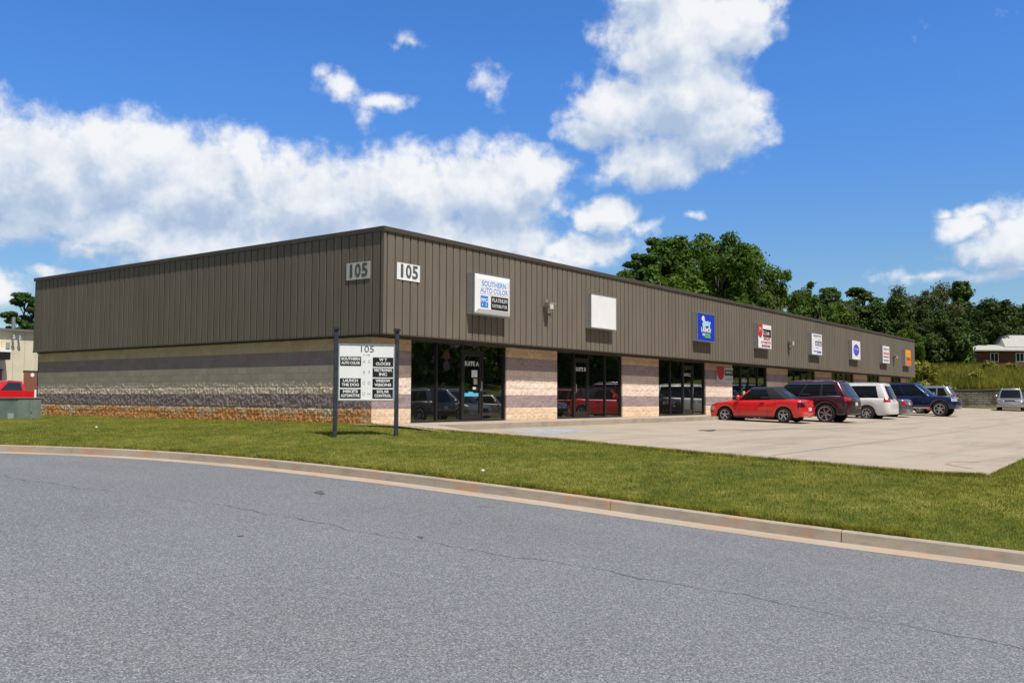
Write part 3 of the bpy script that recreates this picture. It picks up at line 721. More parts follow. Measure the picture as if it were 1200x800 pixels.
for i, (a, b_) in enumerate(SF):
    nb = 4 if i < 6 else 3; w_ = b_-a; d = door_bay[i]; dw = .98
    rest = (w_-dw)/(nb-1); xs = [a]
    for k_ in range(nb): xs.append(xs[-1]+(dw if k_ == d else rest))
    sf = MB()
    top = ZS-.005
    sf.box(a, b_, GY-.05, GY+.07, top-.10, top); sf.box(a, b_, GY-.05, GY+.07, -.0, .06)
    for k_, x in enumerate(xs):
        x0 = x-.03 if 0 < k_ < nb else (x if k_ == 0 else x-.06)
        sf.box(x0, x0+.06, GY-.052, GY+.072, .061, top-.101)
    o = sf.build('shop_front', 'bronze', BL)
    for k_ in range(nb):
        x0, x1 = xs[k_]+.03, xs[k_+1]-.03
        if k_ == d:
            dr = MB(); dr.box(x0+.003, x0+.09, GY-.035, GY+.015, .065, 2.12); dr.box(x1-.09, x1-.003, GY-.035, GY+.015, .065, 2.12)
            dr.box(x0+.09, x1-.09, GY-.035, GY+.015, .065, .24); dr.box(x0+.09, x1-.09, GY-.035, GY+.015, 2.02, 2.12)
            dr.build('door', 'bronze', o)
            fr = MB(); fr.box(x0, x1, GY-.05, GY+.06, 2.122, 2.18); fr.build('transom_bar', 'bronze', o)
            g2 = MB(); g2.box(x0+.09, x1-.09, GY-.005, GY+.001, .24, 2.02); g2.build('door_glass', 'glass', o)
            g2 = MB(); g2.box(x0, x1, GY, GY+.006, 2.18, top-.10); g2.build('transom_glass', 'glass', o)
            hx = x1-.045 if i % 2 == 0 else x0+.045
            hd = MB(); hd.tube([(hx, GY-.035, .92), (hx, GY-.085, .94), (hx, GY-.085, 1.22), (hx, GY-.035, 1.24)], .012, 6); hd.build('door_handle', 'alu', o)
            xm = (x0+x1)/2
            text('SUITE '+letters[i], .19, 'text_white', o, (xm, GY-.009, 1.77 if i != 3 else 1.62), bold=.004, width=.70, name='suite_lettering')
            if i == 0:
                q = MB(); q.box(x0+.46, x0+.74, GY-.010, GY-.006, 1.36, 1.58); q.build('posted_notice', 'text_white', o)
                q = MB(); q.box(x0+.56, x0+.74, GY-.010, GY-.006, 1.14, 1.32); q.build('posted_notice', worn((.55, .5, .35), .1, 4), o)
                q = MB(); q.box(x0+.52, x0+.68, GY-.010, GY-.006, .98, 1.06); q.build('posted_notice', 'offwhite', o)
                q = MB(); q.box(x0+.11, x1-.12, GY-.010, GY-.006, .77, .87); q.box(x0+.3, x1-.38, GY-.0102, GY-.0062, .871, .91); q.build('blue_sticker', mat('blue_sticker', (.12, .5, .75), .5), o)
                q = MB(); q.tube([(x1-.045, GY-.04, .95), (x1-.045, GY-.05, 1.02)], .02, 6); q.build('door_lock', 'alu', o)
            if i == 3:
                q = MB(); q.disc_y(xm, 1.30, GY-.010, GY-.006, .13, 16, .09); q.build('round_sticker', worn((.08, .35, .22), .2, 8), o)
                q = MB(); q.box(xm-.12, xm+.12, GY-.010, GY-.006, .95, 1.12); q.build('posted_notice', 'offwhite', o)
            if i == 4:
                q = MB(); q.box(x1+.2, x1+.8, GY-.010, GY-.006, 1.74, 1.86); q.build('posted_notice', worn((.4, .38, .3), .1, 4), o)
        else:
            gl = MB(); gl.box(x0, x1, GY, GY+.006, .06, top-.10); gl.build('window_pane', 'glass', o)
    if i == 0:
        q = MB(); q.disc_y(a+1.65, 1.98, GY-.004, GY-.002, .17, 16, .13); q.build('red_window_sticker', mat('dim_red', (.07, .010, .008), .6), o)
        q = MB(); q.disc_y(a+1.65, 1.68, GY-.004, GY-.002, .15, 16, .16); q.build('grey_window_sticker', mat('dim_grey', (.018, .018, .02), .6), o)

# ---------------------------------------------------------------- signs on the fascia
def lightbox(x0, w_, dep, label, cat='wall sign', face='white', group='light box signs along the fascia', z0=3.21, z1=4.45, bevelled=False):
    r_ = empty('wall_sign', (x0, -.002, z0)); tag(r_, label, cat, group)
    h_ = z1-z0
    bx = MB(); bx.box(0, w_, -dep+.03, 0, 0, h_); bx.build('sign_box', 'grey_side', r_, bevel=.006)
    fr = MB()
    for q in ((0, w_, 0, .035), (0, w_, h_-.035, h_)): fr.box(q[0]-.004, q[1]+.004, -dep-.012, -dep+.032, q[2], q[3])
    for q in ((-.004, .035), (w_-.035, w_+.004)): fr.box(q[0], q[1], -dep-.0125, -dep+.0325, .035, h_-.035)
    fr.build('sign_frame', 'alu', r_)
    fc = MB(); fc.box(.035, w_-.035, -dep-.004, -dep+.028, .035, h_-.035); fc.build('sign_face', face, r_)
    return r_, w_, h_, -dep-.0075
SW = 1.80
# A
r_, w_, h_, yf = lightbox(3.50, SW, .27, 'white light box sign with blue SOUTHERN AUTO COLOR lettering and a black panel')
q = MB(); b_ = .16
q.add([(.04, yf, .04), (w_-.04, yf, .04), (w_-.04, yf, h_-.04), (.04, yf, h_-.04), (b_, yf-.045, b_), (w_-b_, yf-.045, b_), (w_-b_, yf-.045, h_-b_), (b_, yf-.045, h_-b_)],
      [(0, 1, 5, 4), (1, 2, 6, 5), (2, 3, 7, 6), (3, 0, 4, 7), (4, 5, 6, 7)]); q.build('raised_panel', 'white', r_)
yf -= .048
text('SOUTHERN', .22, 'blue_text', r_, (w_/2+.02, yf, .93), width=1.20, bold=.002)
text('AUTO COLOR', .22, 'blue_text', r_, (w_/2+.02, yf, .73), width=1.36, bold=.002)
q = MB(); q.box(.24, w_-.2, yf-.001, yf+.001, .615, .63); q.build('pink_rule', 'pink', r_)
q = MB(); q.box(.26, .62, yf-.003, yf, .22, .56); lg = q.build('logo_panel', 'logo_blue', r_)
text('PPG', .17, 'text_white', r_, (.44, yf-.005, .42), width=.30, bold=.004)
for x_ in (.33, .50):
    q = MB(); q.box(x_, x_+.03, yf-.006, yf-.003, .26, .33); q.build('logo_mark', 'text_white', r_)
q = MB(); q.box(.76, 1.62, yf-.003, yf, .18, .58); q.build('black_panel', 'black', r_)
text('PLATINUM', .17, 'text_white', r_, (1.19, yf-.005, .46), width=.74)
text('DISTRIBUTOR', .14, 'text_white', r_, (1.19, yf-.005, .29), width=.74)
# B
lightbox(10.12, SW, .23, 'blank white light box sign with no lettering on the fascia')
# C
r_, w_, h_, yf = lightbox(18.78, SW, .23, 'deep blue light box sign with white and green lettering under a pale dog shape', face='sign_blue')
dog = [(.55, .62), (.50, .78), (.62, .86), (.58, .96), (.46, .93), (.42, .99), (.56, 1.08), (.66, 1.14), (.74, 1.04), (.78, .92), (.92, .88), (1.10, .92), (1.24, .84), (1.30, .92), (1.36, .86), (1.28, .74), (1.30, .60), (1.18, .58), (1.12, .70), (.84, .68), (.78, .58), (.66, .56)]
q = MB(); q.prism_y(dog, yf-.003, yf); q.build('dog_shape', 'sky_dog', r_)
q = MB(); q.disc_y(.58, .99, yf-.005, yf-.0035, .12, 14); q.build('dog_head', 'text_white', r_)
text('LAUNCH', .24, 'text_white', r_, (.88, yf-.002, .50), width=.98, bold=.014)
text('THE', .15, 'text_white', r_, (.62, yf-.002, .29), width=.26, bold=.008)
text('DOG', .26, 'sign_green', r_, (1.05, yf-.002, .26), width=.52, bold=.016)
# D
r_, w_, h_, yf = lightbox(25.62, SW, .22, 'white light box sign with a red shield and a dark bar on the fascia')
sh = [(.04, 1.20), (.62, 1.20), (.62, .78), (.50, .60), (.36, .52), (.20, .56), (.04, .66)]
q = MB(); q.prism_y([(a*1.0, b*1.0) for a, b in sh], yf-.003, yf); q.build('red_shield', 'sign_red', r_)
text("M", .34, 'pink', r_, (.33, yf-.005, .92), bold=.004)
q = MB(); q.prism_y([(.66, .98), (1.72, .98), (1.72, .60), (1.5, .60), (1.5, .86), (.66, .90)], yf-.003, yf); q.build('dark_bar', 'black', r_)
q = MB(); q.box(.66, 1.72, yf-.0025, yf, .58, .72); q.build('red_bar', 'sign_dkred', r_)
text("MIKE'S", .17, 'black', r_, (1.05, yf-.002, .80), width=.68, bold=.004)
text("MIKE'S", .17, 'text_grey', r_, (1.18, yf-.002, .49), width=.86, bold=.003)
text("AUTOMOTIVE", .16, 'sign_red', r_, (1.04, yf-.002, .31), width=1.3, bold=.004)
for k_ in range(6):
    q = MB(); q.box(.50+k_*.19, .64+k_*.19, yf-.003, yf, .09, .20); q.build('number_mark', 'sign_dkred', r_)
# E
r_, w_, h_, yf = lightbox(33.5, SW, .20, 'white light box sign with a grey blue box and thin blue rules')
for z_, x0, x1, hh, mm in ((1.06, .3, 1.65, .05, 'text_grey'), (.95, .6, .9, .05, 'text_pale'), (.88, 1.1, 1.5, .04, 'text_pale'), (.40, .7, 1.2, .04, 'text_pale'), (.19, .35, 1.65, .05, 'sign_purple'), (.13, .9, 1.6, .04, 'sign_purple')):
    q = MB(); q.box(x0, x1, yf-.003, yf, z_, z_+hh); q.build('sign_rule', mm, r_)
q = MB()
for x0, x1, za, zb in ((.62, 1.7, .74, .80), (.62, 1.7, .54, .58), (.62, .70, .58, .74), (1.08, 1.14, .58, .74), (1.62, 1.7, .58, .74)): q.box(x0, x1, yf-.003, yf, za, zb)
q.build('sign_block', mat('slate_blue', (.10, .12, .24), .5), r_)
text('CLOCKS', .14, 'text_grey', r_, (1.16, yf-.004, .66), width=.8)
# F
r_, w_, h_, yf = lightbox(41.0, SW, .20, 'white light box sign with a large violet disc')
q = MB(); q.disc_y(.92, .62, yf-.003, yf, .60, 36, .37); q.build('violet_disc', 'sign_purple', r_)
text('VECTRONIX', .15, 'sky_dog', r_, (.92, yf-.005, .66), width=.85)
q = MB(); q.prism_y([(1.1, .22), (1.5, .40), (1.3, .20)], yf-.005, yf-.003); q.build('white_notch', 'text_white', r_)
# G
r_, w_, h_, yf = lightbox(47.95, SW, .20, 'white light box sign with stacked red lettering lines')
text('WINDOW', .22, 'sign_dkred', r_, (.92, yf-.002, .97), width=1.4)
text('VISIONS', .24, 'sign_red', r_, (.92, yf-.002, .68), width=1.4, bold=.004)
for z_ in (.40, .16):
    for k_ in range(8):
        q = MB(); q.box(.25+k_*.17, .36+k_*.17, yf-.003, yf, z_, z_+.11); q.build('number_mark', 'sign_dkred' if z_ > .3 else 'text_grey', r_)
# H
r_, w_, h_, yf = lightbox(54.0, SW, .20, 'orange and yellow light box sign, farthest along the fascia', face='sign_orange')
q = MB(); q.prism_y([(.3, .72), (1.6, .72), (1.6, 1.05), (1.4, 1.18), (.5, 1.18), (.3, 1.05)], yf-.003, yf); q.build('yellow_cap', 'sign_yellow', r_)
text('SOLAR', .24, 'sign_orange', r_, (.95, yf-.005, .93), width=.85, bold=.006)
text('CONTROL', .22, 'sign_dkred', r_, (.95, yf-.002, .52), width=1.1, bold=.004)
q = MB(); q.prism_y([(.05, .06), (.42, .06), (.42, .62), (.05, 1.0)], yf-.003, yf); q.build('grey_wedge', 'grey_side', r_)

# number plates
for nm, loc, rz, lb in (('number_plate', (.50, -.003, 3.93), 0, 'white 105 number plate on the sunny front fascia'), ('number_plate', (-.003, 1.42, 3.94), -math.pi/2, 'white 105 number plate on the shaded side fascia')):
    r_ = empty(nm, loc, rz); tag(r_, lb, 'number plate', '105 number plates at the corner')
    q = MB(); q.box(0, .92, -.014, 0, 0, .47); q.build('plate', 'offwhite' if rz else 'white', r_, bevel=.004)
    for k_, ch in enumerate('105'): text(ch, .50, 'text_grey', r_, (.19+k_*.265, -.018, .235), bold=.014, width=(.10 if ch == '1' else .23), name='numeral')

# wall pack lights
for k_, (X, Z, lb) in enumerate(((7.6, 3.78, 'small bronze flood light between the first two fascia signs'), (30.4, 3.69, 'small flood light on the fascia between the red shield sign and the clocks sign'), (51.5, 3.76, 'small flood light on the fascia beside the orange sign'))):
    r_ = empty('wall_light', (X, -.002, Z)); tag(r_, lb, 'wall light', 'flood lights on the fascia')
    q = MB(); q.box(-.10, .10, -.06, 0, -.14, .02); q.build('light_base', worn((.20, .18, .14), .1, 3, .5), r_, bevel=.008)
    q = MB(); q.box(-.13, .13, -.26, -.06, -.05, .10); q.build('light_head', worn((.24, .22, .17), .1, 3, .5), r_, bevel=.015)
    q = MB(); q.box(-.10, .10, -.285, -.262, -.11, .05); q.build('lens', 'offwhite', r_, bevel=.006)
    q = MB(); q.box(.05, .32, -.20, -.17, .10, .12); q.box(.30, .33, -.22, -.16, .06, .12); q.box(-.12, -.09, -.16, -.12, .10, .22); q.build('bracket_arm', worn((.5, .45, .32), .1, 3, .5), r_)
# banner on a pier
r_ = empty('banner', (22.40, OY-.03, 1.50)); tag(r_, 'white banner with a red shield and black bar hung on the block pier', 'banner')
q = MB(); q.box(0, 1.86, -.01, .0, 0, .70); q.build('banner_cloth', worn((.66, .67, .70), .08, 1.5), r_)
q = MB(); q.prism_y([(.0, .70), (.85, .70), (.85, .38), (.72, .20), (.5, .10), (.25, .14), (.05, .34)], -.014, -.0105); q.build('red_shield', 'sign_red', r_)
q = MB(); q.box(.92, 1.84, -.014, -.0105, .32, .60); q.build('dark_bar', 'black', r_)
text("MIKE'S", .17, 'text_white', r_, (1.36, -.016, .47), width=.75, bold=.004)
q = MB(); q.box(.92, 1.84, -.015, -.0106, .32, .36); q.build('red_bar', 'sign_dkred', r_)
q = MB(); q.box(.95, 1.75, -.014, -.0105, .10, .20); q.build('grey_rule', 'text_pale', r_)

# ---------------------------------------------------------------- directory sign
DS = empty('directory_sign', (-3.07, -1.54, -.10), math.atan2(-.81, 1.16)); tag(DS, 'white directory board numbered 105 with black tenant plates on two dark posts', 'sign')
for x_, zb, zt in ((0, -.35, 2.37), (1.415, -.35, 2.37)):
    q = MB(); q.box(x_-.045, x_+.045, -.045, .045, zb, zt); q.build('post', 'post', DS, bevel=.006)
    q = MB(); q.box(x_-.075, x_+.075, -.075, .075, zt+.001, zt+.035); q.box(x_-.06, x_+.06, -.06, .06, zt+.035, zt+.06); q.build('post_cap', 'post', DS, bevel=.005)
q = MB(); q.box(.055, 1.36, -.03, .03, .745, 2.05); q.build('board', 'white', DS)
q = MB()
for a_ in ((.05, 1.365, .74, .765), (.05, 1.365, 2.03, 2.055)): q.box(a_[0], a_[1], -.042, .042, a_[2], a_[3])
for a_ in ((.05, .075), (1.34, 1.365)): q.box(a_[0], a_[1], -.0415, .0415, .765, 2.03)
q.build('board_frame', 'alu', DS)
text('105', .21, 'text_grey', DS, (.70, -.033, 1.93), width=.30)
text('SUITES', .045, 'text_pale', DS, (.70, -.033, 1.80), width=.16)
L_ = [('SOUTHERN', 'AUTO COLOR', 1.655), None, ('LAUNCH', 'THE DOG', 1.155), ("MIKE'S", 'AUTOMOTIVE', .905)]
R_ = [('W T', 'CLOCKS', 1.645), ('VECTRONIX', 'INC', 1.40), ('WINDOW', 'VISIONS', 1.155), ('SOLAR', 'CONTROL', .905)]
for col, x_ in ((L_, .335), (R_, 1.085)):
    for it in col:
        if not it: continue
        q = MB(); q.box(x_-.24, x_+.24, -.036, -.0301, it[2]-.105, it[2]+.105); pl = q.build('tenant_plate', 'black', DS)
        for s_t, dz in ((it[0], .05), (it[1], -.045)):
            text(s_t, .088, 'text_white', pl, (x_, -.0385, it[2]+dz), width=min(.43, .052*len(s_t)+.03), bold=.0035)
for k_, (a_, b2) in enumerate((('A', 'E'), ('B', 'F'), ('C', 'G'), ('D', 'H'))):
    z_ = 1.65-k_*.248
    for ch, x_ in ((a_, .645), (b2, .765)): text(ch, .10, 'text_pale', DS, (x_, -.033, z_), name='suite_letter')

# ---------------------------------------------------------------- utility box
UB = empty('utility_box', (-2.30, 14.22, -.24), R(20)); UB.scale = (.86, .9, .86); tag(UB, 'green metal transformer box on the grass beside the side wall', 'utility box')
q = MB(); q.box(-.68, .68, -.02, 1.0, 0, .12); q.build('concrete_pad', 'walk', UB)
q = MB(); q.box(-.60, .60, .05, .92, .121, 1.02); q.build('cabinet', 'greenbox', UB, bevel=.012)
q = MB(); q.box(-.63, .63, .02, .95, 1.022, 1.07); q.build('lid', 'greenbox', UB, bevel=.01)
for x0, x1 in ((-.57, -.006), (.006, .57)):
    q = MB(); q.box(x0, x1, .03, .048, .16, .98); q.build('cabinet_door', 'greenbox', UB, bevel=.006)
q = MB(); q.box(.05, .09, .0, .029, .5, .62); q.build('handle', 'alu', UB)
q = MB(); q.box(-.62, -.602, .2, .45, .2, .45); q.build('label_plate', 'text_pale', UB)

# ---------------------------------------------------------------- cars
def outline(xr, xf, w, rr, rf, bow_r=.05, bow_f=.12, taper=.05, extra=(), nseg=44):
    """half outline (y>=0) from rear centre to front centre -> list of (x, y, tag)"""
    P = []
    for q in np.linspace(0, 1, 7)[:-1]:
        y = q*(w-rr); P.append((xr+bow_r*(y/w)**2, y, 'r'))
    x0 = xr+bow_r*((w-rr)/w)**2
    for q in np.linspace(0, 1, 7)[:-1]:
        a = q*math.pi/2; P.append((x0+rr*(1-math.cos(a)), (w-rr)+rr*math.sin(a), 'rc'))
    xs0, xe = x0+rr, xf-bow_f*((w-rf)/w)**2-rf
    xs = sorted(set([round(float(v), 4) for v in np.linspace(xs0, xe, nseg)]+[v for v in extra if xs0 < v < xe]))
    for x in xs: P.append((x, w, 's'))
    for q in np.linspace(0, 1, 7)[1:]:
        a = q*math.pi/2; P.append((xe+rf*math.sin(a), (w-rf)+rf*math.cos(a), 'fc'))
    for q in np.linspace(0, 1, 7)[1:]:
        y = (1-q)*(w-rf); P.append((xf-bow_f*(y/w)**2, y, 'f'))
    xc = (xr+xf)/2; hl = (xf-xr)/2
    return [(x, y*(1-taper*abs((x-xc)/hl)**3), t) for x, y, t in P]
def grid_mesh(name, rows, m, parent, smooth=True, mirror=True, both=True, close=False):
    """rows[level][i] = points, y>=0 ; mirrored copy added"""
    nl, n = len(rows), len(rows[0]); V = []; F = []
    for sgn in ((1, -1) if mirror else (1,)):
        b = len(V)
        for r_ in rows: V += [(p[0], p[1]*sgn, p[2]) for p in r_]
        for i in range(nl-1):
            for j in range(n-1):
                q = (b+i*n+j, b+i*n+j+1, b+(i+1)*n+j+1, b+(i+1)*n+j)
                F.append(q if sgn < 0 else q[::-1])
    bm = bmesh.new(); vs = [bm.verts.new(v) for v in V]
    for f in F:
        try: bm.faces.new([vs[i] for i in f])
        except ValueError: pass
    bmesh.ops.remove_doubles(bm, verts=bm.verts[:], dist=.0008)
    bmesh.ops.dissolve_degenerate(bm, dist=.0005, edges=bm.edges[:])
    bm.normal_update(); me = bpy.data.meshes.new(name); bm.to_mesh(me); bm.free()
    me.materials.append(M[m]); me.polygons.foreach_set('use_smooth', [smooth]*len(me.polygons))
    return link(bpy.data.objects.new(name, me), parent)
def make_wheel(rad, wd, spokes, rimfrac, name='wheel', parent=None, loc=(0, 0, 0), side=1):
    n = 28; prof = [(rimfrac*rad, -wd/2+.01), (rad*.9, -wd/2), (rad*.985, -wd/2+.025), (rad, -wd/4), (rad, wd/4), (rad*.985, wd/2-.025), (rad*.9, wd/2), (rimfrac*rad, wd/2-.012), (rimfrac*rad*.97, wd/2-.05), (rimfrac*rad*.97, -wd/2+.05)]
    V = [(r_*math.cos(6.2832*j/n), y, r_*math.sin(6.2832*j/n)) for r_, y in prof for j in range(n)]; k_ = len(prof)
    F = [(a*n+j, a*n+(j+1) % n, ((a+1) % k_)*n+(j+1) % n, ((a+1) % k_)*n+j) for a in range(k_) for j in range(n)]
    tyre = mesh_obj('wheel', V, F, 'tyre', parent, smooth=True); tyre.location = loc
    s = side; rr = rimfrac*rad
    q = MB(); q.disc_y(0, 0, s*(wd/2-.09), s*(wd/2-.10), rr*.97, n); bk = q.build('brake_disc', 'plastic', tyre)
    q = MB()
    for j in range(n):   # rim lip
        a0, a1 = 6.2832*j/n, 6.2832*(j+1)/n
        ps = [(rr*.99, s*(wd/2-.012)), (rr*.90, s*(wd/2-.02)), (rr*.88, s*(wd/2-.07))]
        vs = [(r_*math.cos(a), y, r_*math.sin(a)) for a in (a0, a1) for r_, y in ps]
        q.add(vs, [(0, 1, 4, 3), (1, 2, 5, 4)])
    for j in range(spokes):
        a = 6.2832*j/spokes+.3
        c_, s_2 = math.cos(a), math.sin(a); px, pz = -s_2, c_
        vs = []
        for r_, hw, yy_ in ((rr*.10, rr*.13, wd/2-.025), (rr*.92, rr*.10, wd/2-.035)):
            for sg in (-1, 1):
                for dep in (0, .025): vs.append((c_*r_+px*hw*sg, s*(yy_-dep), s_2*r_+pz*hw*sg))
        q.add(vs, [(0, 2, 6, 4), (1, 5, 7, 3), (0, 4, 5, 1), (2, 3, 7, 6), (0, 1, 3, 2), (4, 6, 7, 5)])
    q.disc_y(0, 0, s*(wd/2-.05), s*(wd/2-.018), rr*.2, 12)
    q.build('rim', 'rim', tyre)
    return tyre
def make_car(name, label, cat, sp, loc, heading, group='cars parked in the lot'):
    root = empty(name, loc, heading); tag(root, label, cat, group)
    L, W, wb, wr = sp['L'], sp['W']/2, sp['wb'], sp['wr']
    fo = sp.get('fo', (L-wb)/2-.05); xfw = L/2-fo; xrw = xfw-wb; ra = wr+.055
    sill, bb = sp.get('sill', .22), sp.get('bumper', .26)
    ext = []
    for xw in (xfw, xrw):
        zh = sill-wr; hx = math.sqrt(max(0, ra*ra-zh*zh))
        ext += [xw-hx-.003, xw-hx]+[xw+hx*math.cos(a) for a in np.linspace(.12, math.pi-.12, 15)]+[xw+hx, xw+hx+.003]
    ext = [round(float(e), 4) for e in ext]
    O = outline(-L/2, L/2, W, sp.get('rr', .16), sp.get('rf', .26), .05, .14, .05, ext)
    prof = sp['deck']; px_, pz_ = [p[0] for p in prof], [p[1] for p in prof]
    deck = lambda x: float(np.interp(x, px_, pz_))
    def zlow(x, t):
        z = sill
        if t != 's':
            e = min(1, max(0, (abs(x)-(L/2-.5))/.4)); z = sill+(bb-sill)*e
        for xw in (xfw, xrw):
            dx = x-xw
            if abs(dx) < ra and t == 's' or (abs(dx) < ra and t in ('rc', 'fc')):
                z = max(z, wr+math.sqrt(ra*ra-dx*dx))
        return z
    LV = [(0, .955, 0), (.10, .985, 0), (.35, 1.0, 0), (.62, .998, 0), (.82, .982, 0), (.93, .958, .01), (1.0, .915, .02)]
    rows = []
    for v, sc_, ins in LV:
        r_ = []
        for x, y, t in O:
            zl = zlow(x, t); zd = deck(x)
            k_ = 1-(1-sc_)*.35 if t in ('r', 'f', 'rc', 'fc') else 1
            xx = x*(1-(1-sc_)*.28*(1 if t != 's' else 0)) if t != 's' else x
            r_.append((xx, y*sc_, zl+(zd-zl)*v))
        rows.append(r_)
    side_rows = rows[:]
    top = rows[-1]
    for q in (.8, .55, .28, 0.0):
        rows.append([(p[0], p[1]*q, p[2]+.03*(1-q*q)) for p in top])
    body = grid_mesh('body', rows, sp['paint'], root)
    arr = np.array(side_rows)   # level, i, 3
    vv = np.array([l[0] for l in LV])
    seglen = np.concatenate([[0], np.cumsum(np.linalg.norm(np.diff(arr[2], axis=0), axis=1))])
    xs_, ys_2 = arr[2, :, 0], arr[2, :, 1]; tg = [o[2] for o in O]
    iside = [i for i, t in enumerate(tg) if t == 's']
    def s_side(x): return float(np.interp(x, xs_[iside], seglen[iside]))
    ir = [i for i, t in enumerate(tg) if t in ('r', 'rc')]; iff = [i for i, t in enumerate(tg) if t in ('f', 'fc')]
    def s_rear(y): return float(np.interp(y, ys_2[ir], seglen[ir]))
    def s_front(y): return float(np.interp(-y, -ys_2[iff], seglen[iff]))
    def surf(s, z, off):
        pts = np.stack([[np.interp(s, seglen, arr[l, :, k_]) for k_ in range(3)] for l in range(len(vv))])
        p = np.array([np.interp(z, pts[:, 2], pts[:, k_]) for k_ in range(3)])
        d = .03; pa = np.array([np.interp(s+d, seglen, arr[2, :, k_]) for k_ in range(2)]); pb = np.array([np.interp(s-d, seglen, arr[2, :, k_]) for k_ in range(2)])
        t = pa-pb; nrm = np.array([-t[1], t[0]]); nrm = nrm/(np.linalg.norm(nrm)+1e-9)
        return (p[0]+nrm[0]*off, max(0, p[1]+nrm[1]*off), z)
    def patch(nm, s0, s1, z0, z1, m, off=.008, parent=root, sides=(1, -1), sepr=False, zt=None, ns=8):
        out = []
        ss = np.linspace(s0, s1, ns)
        for sg in sides:
            V = []; nz = 4
            for i, s in enumerate(ss):
                za = z0; zb = z1 if zt is None else z1+(zt-z1)*i/(ns-1)
                for j in range(nz):
                    p = surf(s, za+(zb-za)*j/(nz-1), off); V.append((p[0], p[1]*sg, p[2]))
            nb_ = len(V); V += [tuple(np.array(surf(s, z0+((z1 if zt is None else z1+(zt-z1)*i/(ns-1))-z0)*j/(nz-1), -.02))*np.array([1, sg, 1])) for i, s in enumerate(ss) for j in range(nz)]
            F = []
            for i in range(ns-1):
                for j in range(nz-1):
                    f = (i*nz+j, (i+1)*nz+j, (i+1)*nz+j+1, i*nz+j+1); F.append(f)
            for i in range(ns-1):
                for j in (0, nz-1): F.append((i*nz+j, (i+1)*nz+j, nb_+(i+1)*nz+j, nb_+i*nz+j))
            for j in range(nz-1):
                for i in (0, ns-1): F.append((i*nz+j, i*nz+j+1, nb_+i*nz+j+1, nb_+i*nz+j))
            out.append(mesh_obj(nm, V, F, m, parent, smooth=False))
        return out
    # greenhouse
    xrb, xfb, xrt, xft, zr = sp['gh']; wb_, wt_ = W*sp.get('wbelt', .90), W*sp.get('wroof', .72)
    OB = outline(xrb, xfb, wb_, sp.get('grr', .14), .16, sp.get('gbow', .06), .22, .04, nseg=30); OT = outline(xrt, xft, wt_, .12, .10, .04, .10, .02, nseg=30)
    crown = sp.get('crown', .05)
    def gpt(i, v, off=0):
        b_2, t_2 = OB[i], OT[i]
        zb = deck(b_2[0])-.005; bulge = .02*math.sin(math.pi*v)
        k_ = v
        x = b_2[0]+(t_2[0]-b_2[0])*k_; y = b_2[1]+(t_2[1]-b_2[1])*(max(0, k_)**1.25)+bulge*(1 if b_2[1] > .05 else 0); z = zb+(zr-zb)*k_
        if off:
            cx = (xrb+xfb)/2; tgt = OB[i][2]
            if tgt == 's': y += off
            elif tgt in ('r',): x -= off
            elif tgt == 'f': x += off; z += off*.5
            else: y += off*.7; x += off*.7*(1 if tgt == 'fc' else -1)
        return (x, y, z)
    nO = len(OB); vl = [-.05, .0, .2, .4, .6, .8, .93, 1.0]
    grid_mesh('windows', [[gpt(i, v) for i in range(nO)] for v in vl], sp.get('glass', 'carglass'), root)
    v0 = sp.get('vroof', .90)
    rr_ = [[gpt(i, v, .012) for i in range(nO)] for v in (v0, .95, 1.0)]
    tp = rr_[-1]
    for q in (.93, .75, .5, .25, 0): rr_.append([((p[0]-(xrt+xft)/2)*(1 if q > .9 else 1)*(q if OB[i][2] in ('r', 'f', 'rc', 'fc') and False else 1)+(xrt+xft)/2, p[1]*q, p[2]+.02+crown*(1-q*q)) for i, p in enumerate(tp)])
    grid_mesh('roof', rr_, sp.get('roofmat', sp['paint']), root)
    tags = [o[2] for o in OB]; side_i = [i for i, t in enumerate(tags) if t == 's']; x_b = [OB[i][0] for i in side_i]
    def band(nm, i0, i1, m, va=-.04, vb=.93, off=.010):
        for sg in (1, -1):
            idx = list(range(i0, i1+1)); vq = np.linspace(va, vb, 7)
            V = [(gpt(i, v, off)[0], gpt(i, v, off)[1]*sg, gpt(i, v, off)[2]) for i in idx for v in vq]; n_ = 7
            F = [(a*n_+b_3, (a+1)*n_+b_3, (a+1)*n_+b_3+1, a*n_+b_3+1) for a in range(len(idx)-1) for b_3 in range(n_-1)]
            mesh_obj(nm, V, F, m, root, smooth=True)
    irc = [i for i, t in enumerate(tags) if t == 'rc']; ifc = [i for i, t in enumerate(tags) if t == 'fc']
    pmat = sp['paint']
    band('pillar', irc[0]-1, side_i[0]+sp.get('dpil', 1), sp.get('dmat', pmat))
    band('pillar', ifc[0]-1, ifc[-1]-1, sp.get('apil', pmat))
    for fr_, wdn, mm in sp.get('pillars', ()):
        i0 = side_i[int(fr_*(len(side_i)-1))]; band('pillar', i0, i0+wdn, mm or pmat)
    if sp.get('softtop'):   # convertible: rear part of the hood fabric
        i0 = side_i[int(sp['softtop']*(len(side_i)-1))]
        band('soft_top_side', irc[0]-1, i0, 'fabric', off=.014); 
        band('soft_top_rear', 0, 2, 'carglass_clear', va=.25, vb=.75, off=.012); band('soft_top_rear', 2, irc[0], 'fabric', off=.014)
    if sp.get('chromeline'):
        band('window_trim', side_i[1], side_i[-1], 'chrome', va=-.02, vb=.035, off=.016)
        band('window_trim', side_i[1], side_i[-1], 'chrome', va=.885, vb=.915, off=.018)
    # inner dark block, wheels
    q = MB(); q.box(-L/2+.25, L/2-.3, -W+.30, W-.30, sill+.02, min(.8, zr-.6)); q.build('underbody', 'plastic', root)
